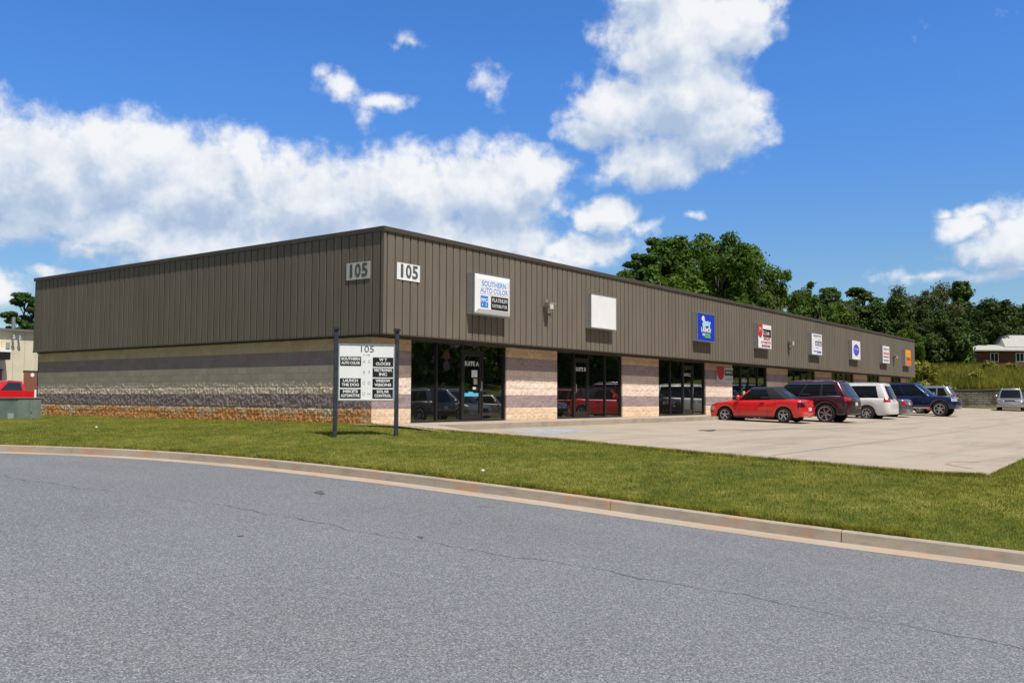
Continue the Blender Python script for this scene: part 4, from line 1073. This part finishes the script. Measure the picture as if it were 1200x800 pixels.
    for xw in (xfw, xrw):
        for sg in (1, -1):
            make_wheel(wr, .22, sp.get('spokes', 5), sp.get('rimf', .66), parent=root, loc=(xw, sg*(W-.125), wr), side=sg)
    # lamps
    for lk in sp.get('tail', ()): patch('taillight', s_rear(lk[0]*W) if lk[0] < .999 else s_side(-L/2+.3), s_side(-L/2+lk[1]), lk[2], lk[3], lk[4] if len(lk) > 4 else 'taillight')
    for lk in sp.get('head', ()): patch('headlight', s_side(L/2-lk[1]), s_front(lk[0]*W), lk[2], lk[3], 'headlight')
    if sp.get('grille'):
        y1, z0, z1, mm = sp['grille']; patch('grille', s_front(y1*W), s_front(0), z0, z1, mm)
    if sp.get('grille2'):
        y1, z0, z1, mm = sp['grille2']; patch('grille', s_front(y1*W), s_front(0), z0, z1, mm, off=.014)
    if sp.get('clad'):
        z1, mm = sp['clad']
        patch('rear_bumper', s_rear(0), s_side(xrw-ra-.05), bb+.02, z1, mm, off=.012)
        patch('front_bumper', s_side(xfw+ra+.05), s_front(0), bb+.02, z1, mm, off=.012)
    if sp.get('plate'):
        z_ = sp['plate']; patch('licence_plate', s_rear(0), s_rear(.16), z_, z_+.14, 'plate', off=.016)
    if sp.get('sillstrip'):
        patch('sill_strip', s_side(xrw+ra+.04), s_side(xfw-ra-.04), sill+.005, sill+sp['sillstrip'], sp.get('sillmat', 'plastic'), off=.012, ns=12)
    if sp.get('sidetrim'):
        z_ = sp['sidetrim']; patch('side_trim', s_side(xrw+ra+.04), s_side(xfw-ra-.04), z_, z_+.045, sp.get('trimmat', pmat), off=.016, ns=12)
    for xd in sp.get('seams', ()):
        patch('door_seam', s_side(xd), s_side(xd+.012), sill+.08, deck(xd)-.02, 'plastic', off=.003, ns=2)
    for xd in sp.get('handles', ()):
        z_ = deck(xd)-.13; patch('door_handle', s_side(xd), s_side(xd+.17), z_, z_+.03, sp.get('handlemat', pmat), off=.03, ns=4)
    if sp.get('amber'):
        patch('marker_light', s_side(L/2-.42), s_side(L/2-.32), .52, .58, 'amber')
    # mirrors
    xm = xfb-.38
    for sg in (1, -1):
        q = MB(); zz = deck(xm)+.06; q.box(xm-.06, xm+.08, *sorted((sg*(W*.93), sg*(W+.17))), zz, zz+.15); q.build('mirror', sp.get('mirrormat', pmat), root, bevel=.03, smooth=True)
    if sp.get('rails'):
        for sg in (1, -1):
            y_ = sg*(wt_-.06); q = MB(); zt = zr+.07
            q.tube([(xrt+.15, y_, zr+.02), (xrt+.3, y_, zt), (xft-.35, y_, zt), (xft-.15, y_, zr+.02)], .022, 6); q.build('roof_rail', sp['rails'], root, smooth=True)
    if sp.get('exhaust'):
        q = MB(); q.tube([(-L/2-.02, -.5, .27), (-L/2+.2, -.5, .27)], .03, 8); q.build('exhaust', 'chrome', root)
    return root
UP = math.pi/2   # heading +Y : nose to the building
SP = {}
SP['conv'] = dict(L=4.08, W=1.70, wb=2.475, wr=.295, fo=.80, sill=.20, bumper=.24, paint='red_paint', rr=.18, rf=.25,
    deck=[(-2.04, .70), (-1.98, .88), (-1.5, .92), (-.9, .90), (.5, .88), (.95, .87), (1.5, .80), (1.9, .70), (2.04, .56)],
    gh=(-1.50, .98, -.85, .28, 1.38), wbelt=.86, wroof=.66, roofmat='fabric', apil='red_paint', dmat='fabric', softtop=.34, crown=.04, vroof=.88,
    pillars=((.46, 0, 'fabric'),), spokes=5, rimf=.68, tail=((.62, .22, .62, .80, 'darklamp'),), head=((.55, .22, .48, .64),), plate=.46, seams=(-.62, .62), handles=(-.45,), handlemat='plastic', sidetrim=.50, amber=True, sillstrip=.05)
SP['suv'] = dict(L=4.82, W=1.94, wb=2.915, wr=.39, fo=.88, sill=.33, bumper=.36, paint='maroon_paint', rr=.22, rf=.28,
    deck=[(-2.41, .98), (-2.3, 1.10), (-1.5, 1.12), (0, 1.08), (1.0, 1.04), (1.3, 1.03), (2.1, .95), (2.3, .86), (2.41, .70)],
    gh=(-2.30, 1.30, -1.92, .30, 1.70), wbelt=.90, wroof=.72, vroof=.88, dpil=2, pillars=((.30, 1, 'plastic'), (.62, 1, 'plastic')), chromeline=True,
    spokes=6, rimf=.76, tail=((.70, .16, .92, 1.06),), head=((.5, .35, .72, .86),), clad=(.60, 'plastic'), plate=.72, seams=(-.95, .08, 1.02), handles=(-.75, .25), rails='chrome', sillstrip=.10, exhaust=True, grille=(.45, .62, .84, 'chrome'))
SP['van'] = dict(L=5.1, W=1.99, wb=3.03, wr=.34, fo=.98, sill=.24, bumper=.28, paint='white_paint', rr=.26, rf=.34,
    deck=[(-2.55, .86), (-2.45, 1.04), (-1.5, 1.06), (0, 1.02), (1.3, .98), (1.6, .96), (2.2, .84), (2.45, .72), (2.55, .58)],
    gh=(-2.44, 1.75, -2.16, .55, 1.70), wbelt=.91, wroof=.74, vroof=.90, dpil=2, pillars=((.36, 0, 'plastic'), (.66, 1, 'plastic')), spokes=7, rimf=.64,
    tail=((.66, .30, .86, 1.06),), head=((.5, .3, .60, .74),), plate=.88, seams=(-1.0, .25, 1.25), handles=(.05, .40), sillstrip=.06, rails='white_paint', grille=(.4, .5, .68, 'plastic'))
SP['blue'] = dict(L=4.75, W=1.93, wb=2.79, wr=.40, fo=.90, sill=.42, bumper=.40, paint='blue_paint', rr=.18, rf=.22,
    deck=[(-2.37, 1.0), (-2.3, 1.12), (-1.4, 1.13), (.2, 1.12), (1.0, 1.11), (1.9, 1.06), (2.2, 1.0), (2.37, .84)],
    gh=(-2.28, 1.15, -2.0, .30, 1.77), wbelt=.90, wroof=.74, vroof=.89, dpil=2, pillars=((.30, 2, None), (.60, 1, None)), spokes=6, rimf=.70,
    tail=((.7, .12, .8, 1.08),), head=((.52, .30, .82, .98),), seams=(-.95, .05, .95), handles=(-.8, .2), sillstrip=.07, sillmat='rim', clad=(.58, 'blue_paint'), grille=(.48, .74, .96, 'chrome'), grille2=(.42, .78, .92, 'plastic'), rails='plastic', sidetrim=.70)
SP['sedan'] = dict(L=4.5, W=1.73, wb=2.6, wr=.30, fo=.88, sill=.20, bumper=.24, paint='grey_paint', rr=.22, rf=.28,
    deck=[(-2.25, .70), (-2.15, .92), (-1.5, .96), (-.9, .94), (.6, .90), (1.05, .88), (1.8, .78), (2.15, .68), (2.25, .52)],
    gh=(-1.55, 1.08, -.95, .30, 1.40), wbelt=.88, wroof=.66, vroof=.90, pillars=((.22, 1, None), (.52, 0, 'plastic')), spokes=7, rimf=.62,
    tail=((.5, .24, .66, .84),), head=((.5, .3, .52, .66),), plate=.66, seams=(-.85, .0, .9), handles=(-.7, .15), sidetrim=.48, grille=(.35, .46, .60, 'plastic'))
SP['hatch'] = dict(L=4.5, W=1.80, wb=2.62, wr=.33, fo=.86, sill=.27, bumper=.32, paint='silver_paint', rr=.22, rf=.28,
    deck=[(-2.25, .92), (-2.15, 1.04), (-1.4, 1.05), (0, 1.01), (.95, .98), (1.3, .96), (1.95, .86), (2.15, .76), (2.25, .60)],
    gh=(-2.15, 1.28, -1.75, .30, 1.64), wbelt=.90, wroof=.70, vroof=.89, dpil=2, pillars=((.30, 1, None), (.60, 0, 'plastic')), spokes=5, rimf=.66,
    tail=((.66, .22, .80, 1.12),), head=((.48, .42, .70, .86),), plate=.72, seams=(-.85, .1, 1.0), handles=(-.7, .25), sillstrip=.08, clad=(.50, 'silver_paint'), grille=(.42, .72, .82, 'plastic'), rails='rim')
def on_lot(X, Y): return (X, Y, float(lot_z(X, Y)))
def var(k_, **kw): d = dict(SP[k_]); d.update(kw); return d
# car centre from wheel: local x of the rear wheel is L/2-fo-wb
make_car('convertible_car', 'red convertible with a closed black soft top, nose to the kerb', 'car', SP['conv'], (19.2, -2.87, -.215), UP)
bpy.context.view_layer.update()
def centre_y(sp, y_rearwheel): return y_rearwheel-(sp['L']/2-sp['fo']-sp['wb'])
make_car('sport_utility_car', 'dark maroon sport utility with large chrome rims between the red convertible and the white minivan', 'car', SP['suv'], (22.15, -3.47, -.26), UP)
make_car('minivan', 'white minivan with dark glass parked tail out beside the maroon sport utility', 'minivan', SP['van'], (28.9, -3.2, -.26), UP)
make_car('sedan_car', 'grey sedan with a red tail lamp, mostly hidden behind the white minivan', 'car', SP['sedan'], (33.0, -3.2, -.2), UP)
make_car('sport_utility_car', 'dark blue sport utility parked with its nose towards the street', 'car', SP['blue'], (37.6, -4.6, -.18), -UP)
make_car('sedan_car', 'bright red low sedan parked behind the blue sport utility', 'car', var('sedan', paint='red_paint'), (41.6, -2.9, -.1), UP)
make_car('hatchback_car', 'pale silver hatchback with tall red tail lamps beyond the blue sport utility', 'car', SP['hatch'], (49.6, -2.3, -.06), UP)
make_car('hatchback_car', 'silver crossover facing the camera alone by the retaining wall', 'car', var('hatch', L=4.6), (60.0, -6.2, -.10), R(186))
# cars across the lot, which the shop windows mirror
opp = [(16.2, 'sedan', 'black_l'), (19.2, 'suv', 'grey_paint'), (22.3, 'van', 'silver_paint'), (26.6, 'sedan', 'gold_paint'), (30.2, 'suv', 'silver_paint'), (33.6, 'blue', 'dkred_paint'), (36.9, 'sedan', 'red_paint'), (41.0, 'suv', 'maroon_paint'), (44.6, 'van', 'gold_paint'), (48.6, 'sedan', 'white_paint')]
M['black_l'] = paint('black_car_paint', (.02, .02, .022), .3)
nms = {'black_l': 'black', 'grey_paint': 'grey', 'silver_paint': 'silver', 'gold_paint': 'pale gold', 'dkred_paint': 'deep red', 'red_paint': 'bright red', 'maroon_paint': 'maroon', 'white_paint': 'white'}
for X, k_, pc in opp:
    Y = -15.4; kn_ = {'sedan': 'sedan_car', 'suv': 'sport_utility_car', 'van': 'minivan', 'blue': 'sport_utility_car'}[k_]
    make_car(kn_, '%s %s parked across the lot, mirrored in the shop windows' % (nms[pc], kn_.replace('_', ' ').replace(' car', '')), 'car', var(k_, paint=pc), on_lot(X, Y), -UP if int(X) % 2 else UP, 'cars parked across the lot')

# ---------------------------------------------------------------- red pickup at far left
def make_pickup(loc, heading):
    root = empty('pickup_truck', loc, heading); tag(root, 'red pickup truck with an open bed beyond the green box', 'pickup truck')
    q = MB(); W = .9
    sec = [(-2.6, .45), (-2.6, 1.0), (-.62, 1.02), (-.60, 1.04), (1.0, 1.04), (1.25, 1.02), (2.3, .96), (2.5, .8), (2.55, .45)]
    q.add([(x, y, z) for y in (-W, W) for x, z in sec], [tuple(range(9)), tuple(range(9, 18))[::-1]]+[(i, 9+i, 9+(i+1) % 9, (i+1) % 9) for i in range(9) if i != 1]); q.build('body', 'red_paint', root)
    q = MB(); q.box(-2.5, -.7, -W+.1, W-.1, .6, .62); q.box(-.72, -.66, -W+.08, W-.08, .5, 1.03); q.build('truck_bed', 'plastic', root)
    cabp = [(-.6, 1.035), (-.45, 1.62), (.35, 1.66), (.55, 1.60), (1.15, 1.035)]
    q = MB(); q.add([(x, y*(1 if z < 1.2 else .82), z) for y in (-W+.03, W-.03) for x, z in cabp], [tuple(range(5)), tuple(range(5, 10))[::-1]]+[(i, 5+i, 5+(i+1) % 5, (i+1) % 5) for i in range(5)]); q.build('cab', 'red_paint', root)
    for sg in (1, -1):
        q = MB(); y0 = sg*.895
        q.add([(-.42, y0*.985, 1.08), (-.34, y0*.83, 1.54), (.38, y0*.82, 1.56), (.9, y0*.985, 1.08)], [(0, 1, 2, 3)]); q.build('window', 'carglass_clear', root)
    for x_ in (1.6, -1.6):
        for sg in (1, -1): make_wheel(.36, .22, 5, .62, parent=root, loc=(x_, sg*.82, .36), side=sg)
    q = MB(); q.box(-2.68, -2.61, -.88, .88, .42, .60); q.build('rear_bumper', 'chrome', root)
    return root
pk = make_pickup((9.7, 41.8, -.02), math.pi); pk.scale = (1, 1, 1.03)
# slim white bollard post
q = MB(); q.tube([(0, 0, 0), (0, 0, 1.25)], .06, 10); o = q.build('bollard', 'white'); o.location = (10.55, 40.2, -.12); tag(o, 'slim white post standing at the tail of the red pickup', 'post')

# ---------------------------------------------------------------- cream building
CB = empty('cream_metal_building', (0, 60, .33)); tag(CB, 'cream metal sided building with brown doors at the far left', 'building')
q = MB(); q.box(-30, 26, 0, 24, 0, 5.66); q.build('wall', 'cream', CB)
q = MB(); q.box(-30.4, 26.4, -.35, 24.3, 5.662, 5.86); q.build('roof', worn((.16, .15, .14), .2, 1, .6), CB)
for i, x_ in enumerate(np.arange(-30, 26, .9)): pass
for x0, x1, hh in ((19.25, 20.4, 2.40), (15.3, 17.5, 2.45), (8.0, 10.4, 2.45)):
    q = MB(); q.box(x0, x1, -.05, -.002, 0, hh); d_ = q.build('door', 'browndoor', CB)
    q = MB(); q.box(x0-.08, x1+.08, -.06, -.003, hh+.002, hh+.10); q.build('frame', 'bronze', d_)
q = MB(); q.disc_y(19.92, 2.15, -.06, -.052, .16, 12); q.build('door_sign', 'white', CB)
for x0 in (17.3,):
    q = MB(); q.box(x0-3.4, x0+.35, -1.1, -.003, 3.92, 4.10); q.build('awning', 'white', CB)
    q = MB(); q.box(x0-3.4, x0+.33, -1.08, -.004, 3.3, 3.915); q.build('awning_box', 'bronze', CB)
for x_, z_ in ((18.2, 5.2), (18.67, 5.15)):
    q = MB(); q.tube([(x_, -.02, z_-.1), (x_, -.3, z_+.1), (x_, -.35, z_-.15)], [.06, .1, .14], 8); q.build('flood_light', 'alu', CB)
q = MB(); q.box(17.72, 18.0, -.12, -.003, 4.25, 4.75); q.build('vent', 'grey_side', CB)
q = MB(); q.tube([(19.2, 2, 5.7), (19.2, 2, 7.0)], .14, 8); q.build('flue', 'alu', CB)

# ---------------------------------------------------------------- brick house
HB = empty('brick_house', (112.4, 1.2, 3.9), math.atan2(-.80, .597)); tag(HB, 'dark red brick house with a pale grey hipped roof on the bank', 'house')
q = MB(); q.box(-5, 13, 0, 9, -2.2, 3.0); q.build('wall', 'brick', HB)
q = MB(); e = .6
q.add([(-5-e, -e, 2.95), (13+e, -e, 2.95), (13+e, 9+e, 2.95), (-5-e, 9+e, 2.95), (-5-e, -e, 3.08), (13+e, -e, 3.08), (13+e, 9+e, 3.08), (-5-e, 9+e, 3.08), (-1.6, 4.5, 4.0), (10, 4.5, 4.0)],
      [(3, 2, 1, 0), (0, 1, 5, 4), (1, 2, 6, 5), (2, 3, 7, 6), (3, 0, 4, 7), (4, 5, 9, 8), (5, 6, 9), (6, 7, 8, 9), (7, 4, 8)]); rf = q.build('roof', 'shingle', HB)
q = MB(); q.add([(.4, 2, 3.6), (6, 2, 3.6), (6, 8, 3.6), (.4, 8, 3.6), (1.4, 5, 5.3), (6, 5, 5.3)], [(0, 1, 5, 4), (2, 3, 4, 5), (3, 0, 4), (1, 2, 5)]); q.build('gable', 'shingle', HB)
for x_ in (-2.6, .6, 3.4):
    q = MB(); q.box(x_-.02, x_+1.02, -.05, .02, 1.6, 2.72); wn_ = q.build('window', 'white', HB)
    for k_ in (0, 1):
        q = MB(); q.box(x_+.06+k_*.48, x_+.46+k_*.48, -.06, -.051, 1.68, 2.66); q.build('pane', 'carglass_clear', wn_)
q = MB(); q.box(.9, 3.6, -1.2, -.01, -.8, .75); q.build('porch_box', 'white', HB)
q = MB(); q.box(1.0, 1.35, -1.23, -1.21, -.8, .6); q.build('door', 'bronze', HB)

# ---------------------------------------------------------------- trees
def leaf_cloud(clumps, n, size, flat=1.0, seed=0, droop=0.0):
    r_ = np.random.default_rng(seed); cl = np.array(clumps); wts = cl[:, 3]**2*1.0; wts /= wts.sum()
    ci = r_.choice(len(cl), n, p=wts); d = r_.normal(0, 1, (n, 3)); d /= np.linalg.norm(d, axis=1)[:, None]
    rad = cl[ci, 3]*(r_.uniform(.35, 1, n)**.6)*(1+.18*r_.normal(0, 1, n))
    P = cl[ci, :3]+d*rad[:, None]*np.array([1, 1, flat])
    nrm = d+r_.normal(0, .55, (n, 3))+np.array([0, 0, .35]); nrm /= np.linalg.norm(nrm, axis=1)[:, None]
    a = np.cross(nrm, r_.normal(0, 1, (n, 3))); a /= np.linalg.norm(a, axis=1)[:, None]; b = np.cross(nrm, a)
    s = size*r_.uniform(.5, 1.35, n)[:, None]; a = a*s; b = b*s*.62
    V = np.stack([P-a, P-b*.9+a*.1, P+a, P+b], 1).reshape(-1, 3)
    return V, np.arange(4*n).reshape(-1, 4)
def tree(name, h, cr, kind, seed, leafm, nleaf=9000, size=.26, trunk_h=.3, group=None):
    r_ = random.Random(seed); root = empty(name, (0, 0, 0)); tb = MB(); cl = []
    tr_ = h*.017+.06; bend = [(r_.uniform(-.4, .4), r_.uniform(-.4, .4)) for _ in range(5)]
    pts = []; x = y = 0
    for i in range(7):
        q = i/6; pts.append((x, y, q*h*.92)); x += r_.uniform(-.25, .25); y += r_.uniform(-.25, .25)
    tb.tube(pts, [tr_*(1-.85*i/6) for i in range(7)], 8)
    at = lambda q: Vector(pts[int(min(5, q*6))]).lerp(Vector(pts[int(min(5, q*6))+1]), q*6-int(min(5, q*6)))
    if kind == 'broad':
        for k_ in range(34):
            q = r_.uniform(trunk_h, 1.0); env = math.sin(math.pi*min(1, (q-trunk_h*.6)/(1.12-trunk_h*.6)))**.55
            a = r_.uniform(0, 6.283); rr = cr*env*r_.uniform(.35, 1.0); b = at(q*.85)
            e = Vector((b.x+rr*math.cos(a), b.y+rr*math.sin(a), h*q*.93+r_.uniform(-.3, .3)))
            mid = b.lerp(e, .5)+Vector((0, 0, .3)); tb.tube([b-Vector((0, 0, .6)), mid, e], [tr_*.28, tr_*.16, .02], 5)
            cl.append((*e, cr*r_.uniform(.20, .38)))
            if r_.random() < .6: cl.append((e.x+r_.uniform(-1, 1)*cr*.2, e.y+r_.uniform(-1, 1)*cr*.2, e.z+cr*.25, cr*r_.uniform(.10, .2)))
        flat = .8
    elif kind == 'pine':
        for k_ in range(30):
            q = r_.uniform(.42, 1.0); a = r_.uniform(0, 6.283); rr = cr*(1.25-q)*r_.uniform(.5, 1.1)*1.25 if q > .5 else cr*r_.uniform(.3, .8)
            b = at(q*.95); e = Vector((b.x+rr*math.cos(a), b.y+rr*math.sin(a), h*q*.97+.2)); tb.tube([b-Vector((0, 0, .3)), b.lerp(e, .5)-Vector((0, 0, .1)), e], [tr_*.25, tr_*.14, .02], 5)
            for _ in range(3): cl.append((e.x+r_.uniform(-.6, .6), e.y+r_.uniform(-.6, .6), e.z+r_.uniform(-.2, .4), cr*r_.uniform(.12, .24)))
        flat = .5
    else:   # narrow, cedar-like
        for k_ in range(46):
            q = r_.uniform(.12, 1.0); a = r_.uniform(0, 6.283); rr = cr*(1.05-q)**.7*r_.uniform(.3, 1.0); b = at(q*.98)
            e = Vector((b.x+rr*math.cos(a), b.y+rr*math.sin(a), h*q)); tb.tube([b-Vector((0, 0, .4)), e], [tr_*.2, .02], 5)
            cl.append((*e, cr*r_.uniform(.16, .32)*(1.25-q*.6)))
        flat = 1.1
    tb.build('trunk', 'bark', root, smooth=True)
    V, F = leaf_cloud(cl, nleaf, size, flat, seed)
    cro = np_mesh('crown', V, F, leafm, root)
    return root
protos = {
 'broad1': lambda: tree('broadleaf_tree', 16, 5.2, 'broad', 11, 'leaf_a', 26000, .20),
 'broad2': lambda: tree('broadleaf_tree', 16, 4.6, 'broad', 23, 'leaf_a', 24000, .20, trunk_h=.2),
 'broad3': lambda: tree('broadleaf_tree', 12, 4.4, 'broad', 37, 'leaf_c', 17000, .20, trunk_h=.15),
 'olive': lambda: tree('broadleaf_tree', 15, 4.6, 'broad', 41, 'leaf_d', 10000, .20, trunk_h=.4),
 'pine1': lambda: tree('pine_tree', 16, 3.6, 'pine', 53, 'leaf_b', 17000, .18),
 'pine2': lambda: tree('pine_tree', 15, 3.2, 'pine', 67, 'leaf_b', 15000, .18),
 'shade1': lambda: tree('broadleaf_tree', 15, 5.0, 'broad', 71, 'leaf_e', 22000, .21, trunk_h=.10),
 'shade2': lambda: tree('cedar_tree', 15, 3.6, 'narrow', 83, 'leaf_e', 20000, .21),
 'cedar': lambda: tree('cedar_tree', 16, 3.2, 'narrow', 97, 'leaf_b', 20000, .2)}
built = {}; LB = set()
def plant(kind, px, ytop, depth, hs_, cat, label, group, zb=2.0, wscale=1.0, rot=None):
    d = pdir(px, ytop); k_ = depth/(d@_f); top = CAM+d*k_
    if kind not in built: o = built[kind] = protos[kind]()
    else: o = copy_tree(built[kind])
    h0 = {'broad3': 12, 'olive': 15, 'pine2': 15, 'shade1': 15, 'shade2': 15}.get(kind, 16)
    s = (top[2]-zb)/h0; o.location = (top[0], top[1], zb); o.scale = (s*wscale, s*wscale, s); o.rotation_euler = (0, 0, rot if rot is not None else rnd.uniform(0, 6.28))
    tag(o, label, cat, group); return o
GA, GBk = 'trees behind the shop building', 'trees beyond the weedy bank'
TR = [('broad2', 724, 318, 92, .62, 'small leafy tree at the left end of the grove above the blank sign', GA, 0),
      ('pine1', 752, 298, 96, 1.0, 'bushy pine left of the tallest trees behind the roof', GA, 0),
      ('pine2', 786, 277, 98, 1.15, 'tall round topped pine, left of the two tallest behind the roof', GA, 0),
      ('broad3', 772, 318, 88, 1.1, 'bright green bushy tree in front of the pines just above the roof', GA, 0),
      ('broad1', 812, 280, 98, 1.0, 'tallest broadleaf tree in the middle of the grove behind the roof', GA, 0),
      ('broad2', 838, 290, 90, 1.0, 'leafy tree filling the grove behind the deep blue sign', GA, 0),
      ('broad1', 862, 284, 96, .85, 'wide dark tree at the right end of the tall grove', GA, 0),
      ('olive', 884, 304, 95, .6, 'thin loose tree on the outer edge of the tall grove', GA, 0),
      ('broad2', 926, 334, 100, .8, 'mid green tree stepping down right of the tall grove', GA, 1),
      ('shade1', 948, 340, 104, .9, 'dark rounded tree in the dip of the tree line', GA, 1),
      ('broad3', 962, 352, 92, .9, 'yellow green tree standing above the roof near the clocks sign', GA, 1),
      ('olive', 985, 352, 94, .7, 'pale grey green tree above the roof left of the flat topped pine', GA, 1),
      ('pine1', 975, 338, 108, .9, 'distant pine behind the pale grey green tree', GA, 1),
      ('pine2', 1018, 338, 100, 1.2, 'flat topped pine standing clear of the tree line', GBk, 1),
      ('shade1', 1000, 350, 98, 1.0, 'dark dense tree at the foot of the flat topped pine', GA, 1),
      ('shade1', 1040, 346, 98, 1.0, 'dark dense tree behind the far end of the roof', GBk, 2),
      ('broad3', 1062, 385, 88, .7, 'bright green young tree at the far corner of the building', GBk, 2),
      ('olive', 1082, 332, 102, 1.0, 'sparse grey green tree with sky showing through its top', GBk, 3),
      ('olive', 1060, 336, 104, .8, 'open topped tree next to the sparse grey green tree', GBk, 3),
      ('cedar', 1135, 331, 128, 1.15, 'tall spiky evergreen, highest of the trees by the house', GBk, 3),
      ('cedar', 1116, 332, 110, 1.0, 'spiky evergreen just left of the highest one', GBk, 3),
      ('shade1', 1088, 356, 96, .9, 'dark heavy tree behind the weeds left of the house', GBk, 3),
      ('shade2', 1106, 366, 95, 1.1, 'very dark evergreen whose foliage reaches the weeds', GBk, 3),
      ('shade1', 1132, 362, 124, 1.1, 'broad dark tree behind the left end of the house roof', GBk, 3),
      ('cedar', 1155, 352, 126, 1.1, 'evergreen over the left part of the house roof', GBk, 3),
      ('shade2', 1172, 356, 130, 1.5, 'dark evergreen standing behind the house roof', GBk, 4),
      ('broad1', 1150, 368, 128, 1.0, 'rounded green tree behind the house roof ridge', GBk, 4),
      ('olive', 1200, 352, 134, 1.0, 'yellowing tree at the right edge behind the house', GBk, 4),
      ('shade1', 1148, 350, 125, 1.2, 'dark rounded crown filling the gap left of the house roof', GBk, 3),
      ('shade1', 1172, 352, 127, 1.2, 'dark crown standing right behind the house ridge', GBk, 3),
      ('shade1', 1190, 356, 129, 1.1, 'dark crown close to the right edge of the wood', GBk, 3),
      ('shade1', 1070, 372, 94, 1.1, 'dark tree just beyond the end wall of the building', GBk, 3)]
for kd, px, yt, dp, ws, lb, gr, zb in TR:
    cat = 'pine tree' if kd.startswith('pine') else 'tree'
    plant(kd, px, yt, dp, 1, cat, lb, gr, zb, ws)
plant('pine1', 30, 344, 118, 1, 'pine tree', 'tall pine rising behind the cream building at far left', 'trees at the far left', .3, 1.0)
plant('pine2', 18, 366, 116, 1, 'pine tree', 'shorter pine left of the tall one behind the cream building', 'trees at the far left', .3, .9)
# undergrowth under the wood: one tangled mass
def mass(name, pts, n, size, m, seed, flat=.9):
    V, F = leaf_cloud(pts, n, size, flat, seed); return tag(np_mesh(name, V, F, m), kind='stuff')
pts = []
for i in range(260):
    px = rnd.uniform(1040, 1215); dp = rnd.uniform(93, 104) if px < 1130 else rnd.uniform(126, 136); d = pdir(px, 440); q = CAM+d*(dp/(d@_f)); pts.append((q[0], q[1], 3.4+rnd.uniform(0, 3.4), rnd.uniform(.8, 1.6)))
mass('undergrowth', pts, 26000, .26, 'leaf_e', 3)
pts = []
for i in range(220):
    px = rnd.uniform(700, 1075); dp = rnd.uniform(104, 112); d = pdir(px, 440); q = CAM+d*(dp/(d@_f)); pts.append((q[0], q[1], 1+rnd.uniform(0, 9.5), rnd.uniform(1.4, 2.4)))
mass('undergrowth', pts, 26000, .34, 'leaf_e', 4)
# the wood across the lot, which only the shop windows show
pts = []
for i in range(900):
    if i < 620: X, Y = rnd.uniform(-6, 128), -34-rnd.uniform(0, 9)
    else: X, Y = 122+rnd.uniform(0, 9), rnd.uniform(-62, -13)
    hh = 8.5+3.5*math.sin(X*.21+Y*.13)+2*math.sin(X*.67+Y*.4); pts.append((X, Y, 1.2+hh*rnd.uniform(0, 1)**.8, rnd.uniform(1.3, 2.4)))
mass('far_wood', pts, 90000, .42, 'leaf_a', 8)
# tall weeds on the bank
N = 110000
X_ = 67.2+rg.uniform(0, 1, N)**1.2*17; Y_ = rg.uniform(-14, 34, N)
Xw = X_-66.9; wx = np.where(Y_ < 0, 66.9-Y_*.30, 66.9-Y_*.05)
P_ = np.stack([wx+.3+Xw, Y_, hill_z(X_, Y_)], -1)
tag(blades('tall_weeds', P_, .35, 1.25, .035, 'weed', .35), kind='stuff')
# weeds spilling over the wall
pts = []
for i in range(90):
    y = rnd.uniform(-1.0, 20); pts.append((wall_x(y)+rnd.uniform(-.45, .5), y, 1.65-rnd.uniform(-.3, .9 if y > .5 else .15), rnd.uniform(.25, .5)))
mass('hanging_weeds', pts, 12000, .11, 'weed', 6)
# shrubs along the top of the bank
SH = [(1088, 428, 80, .9), (1112, 432, 84, .7), (1128, 430, 86, .8), (1160, 424, 88, 1.1), (1186, 426, 88, .9), (1075, 424, 82, 1.2), (1146, 433, 80, .7)]
shp = None
for i, (px, yt, dp, s) in enumerate(SH):
    d = pdir(px, yt); top = CAM+d*(dp/(d@_f))
    if shp is None:
        shp = empty('shrub'); cl = [(rnd.uniform(-.8, .8), rnd.uniform(-.8, .8), rnd.uniform(.3, 1.9), rnd.uniform(.3, .6)) for _ in range(16)]
        V, F = leaf_cloud(cl, 1800, .12, 1, 9); np_mesh('foliage', V, F, 'weed', shp)
        q = MB()
        for c_ in cl[:9]: q.tube([(0, 0, -.3), (c_[0]*.5, c_[1]*.5, c_[2]*.6), c_[:3]], [.04, .025, .01], 5)
        q.build('stem', 'bark', shp); o = shp
    else: o = copy_tree(shp)
    o.scale = (s, s, s); o.location = (top[0], top[1], top[2]-2.1*s); o.rotation_euler = (0, 0, i*1.3)
    tag(o, ('leafy shrub at the building end of the weedy bank', 'small shrub on the bank just left of the dark evergreen', 'low shrub on the bank before the dark trees', 'tall yellow green shrub before the house wall', 'shrub before the house porch', 'largest shrub, right behind the far building corner', 'lowest shrub on the bank left of the house')[i], 'shrub', 'shrubs on the bank')
# litter on the lawn
for i, (px, py, z_) in enumerate(((113, 501.5, -.12), (52, 510.5, -.35), (228, 518.5, -.38), (566, 553, -.55), (727, 543, -.50))):
    d = pdir(px, py); k_ = (z_-CAM[2])/d[2]; p = CAM+d*k_
    q = MB(); r2 = random.Random(i); q.add([(-.05, -.03, .0), (.05, -.04, .015), (.06, .04, .0), (-.04, .05, .03), (0, 0, .06)], [(0, 1, 4), (1, 2, 4), (2, 3, 4), (3, 0, 4)])
    o = q.build('litter', 'offwhite'); o.scale = (.6, .6, .6); o.location = (p[0], p[1], z_+.02)
    tag(o, ('scrap of white paper on the grass below the side wall', 'white scrap on the grass at the left by the kerb', 'small white scrap on the grass near the kerb', 'tiny white scrap in the middle of the lawn', 'flattened pale wrapper on the lawn by the lot edge')[i], 'litter', 'litter on the lawn')
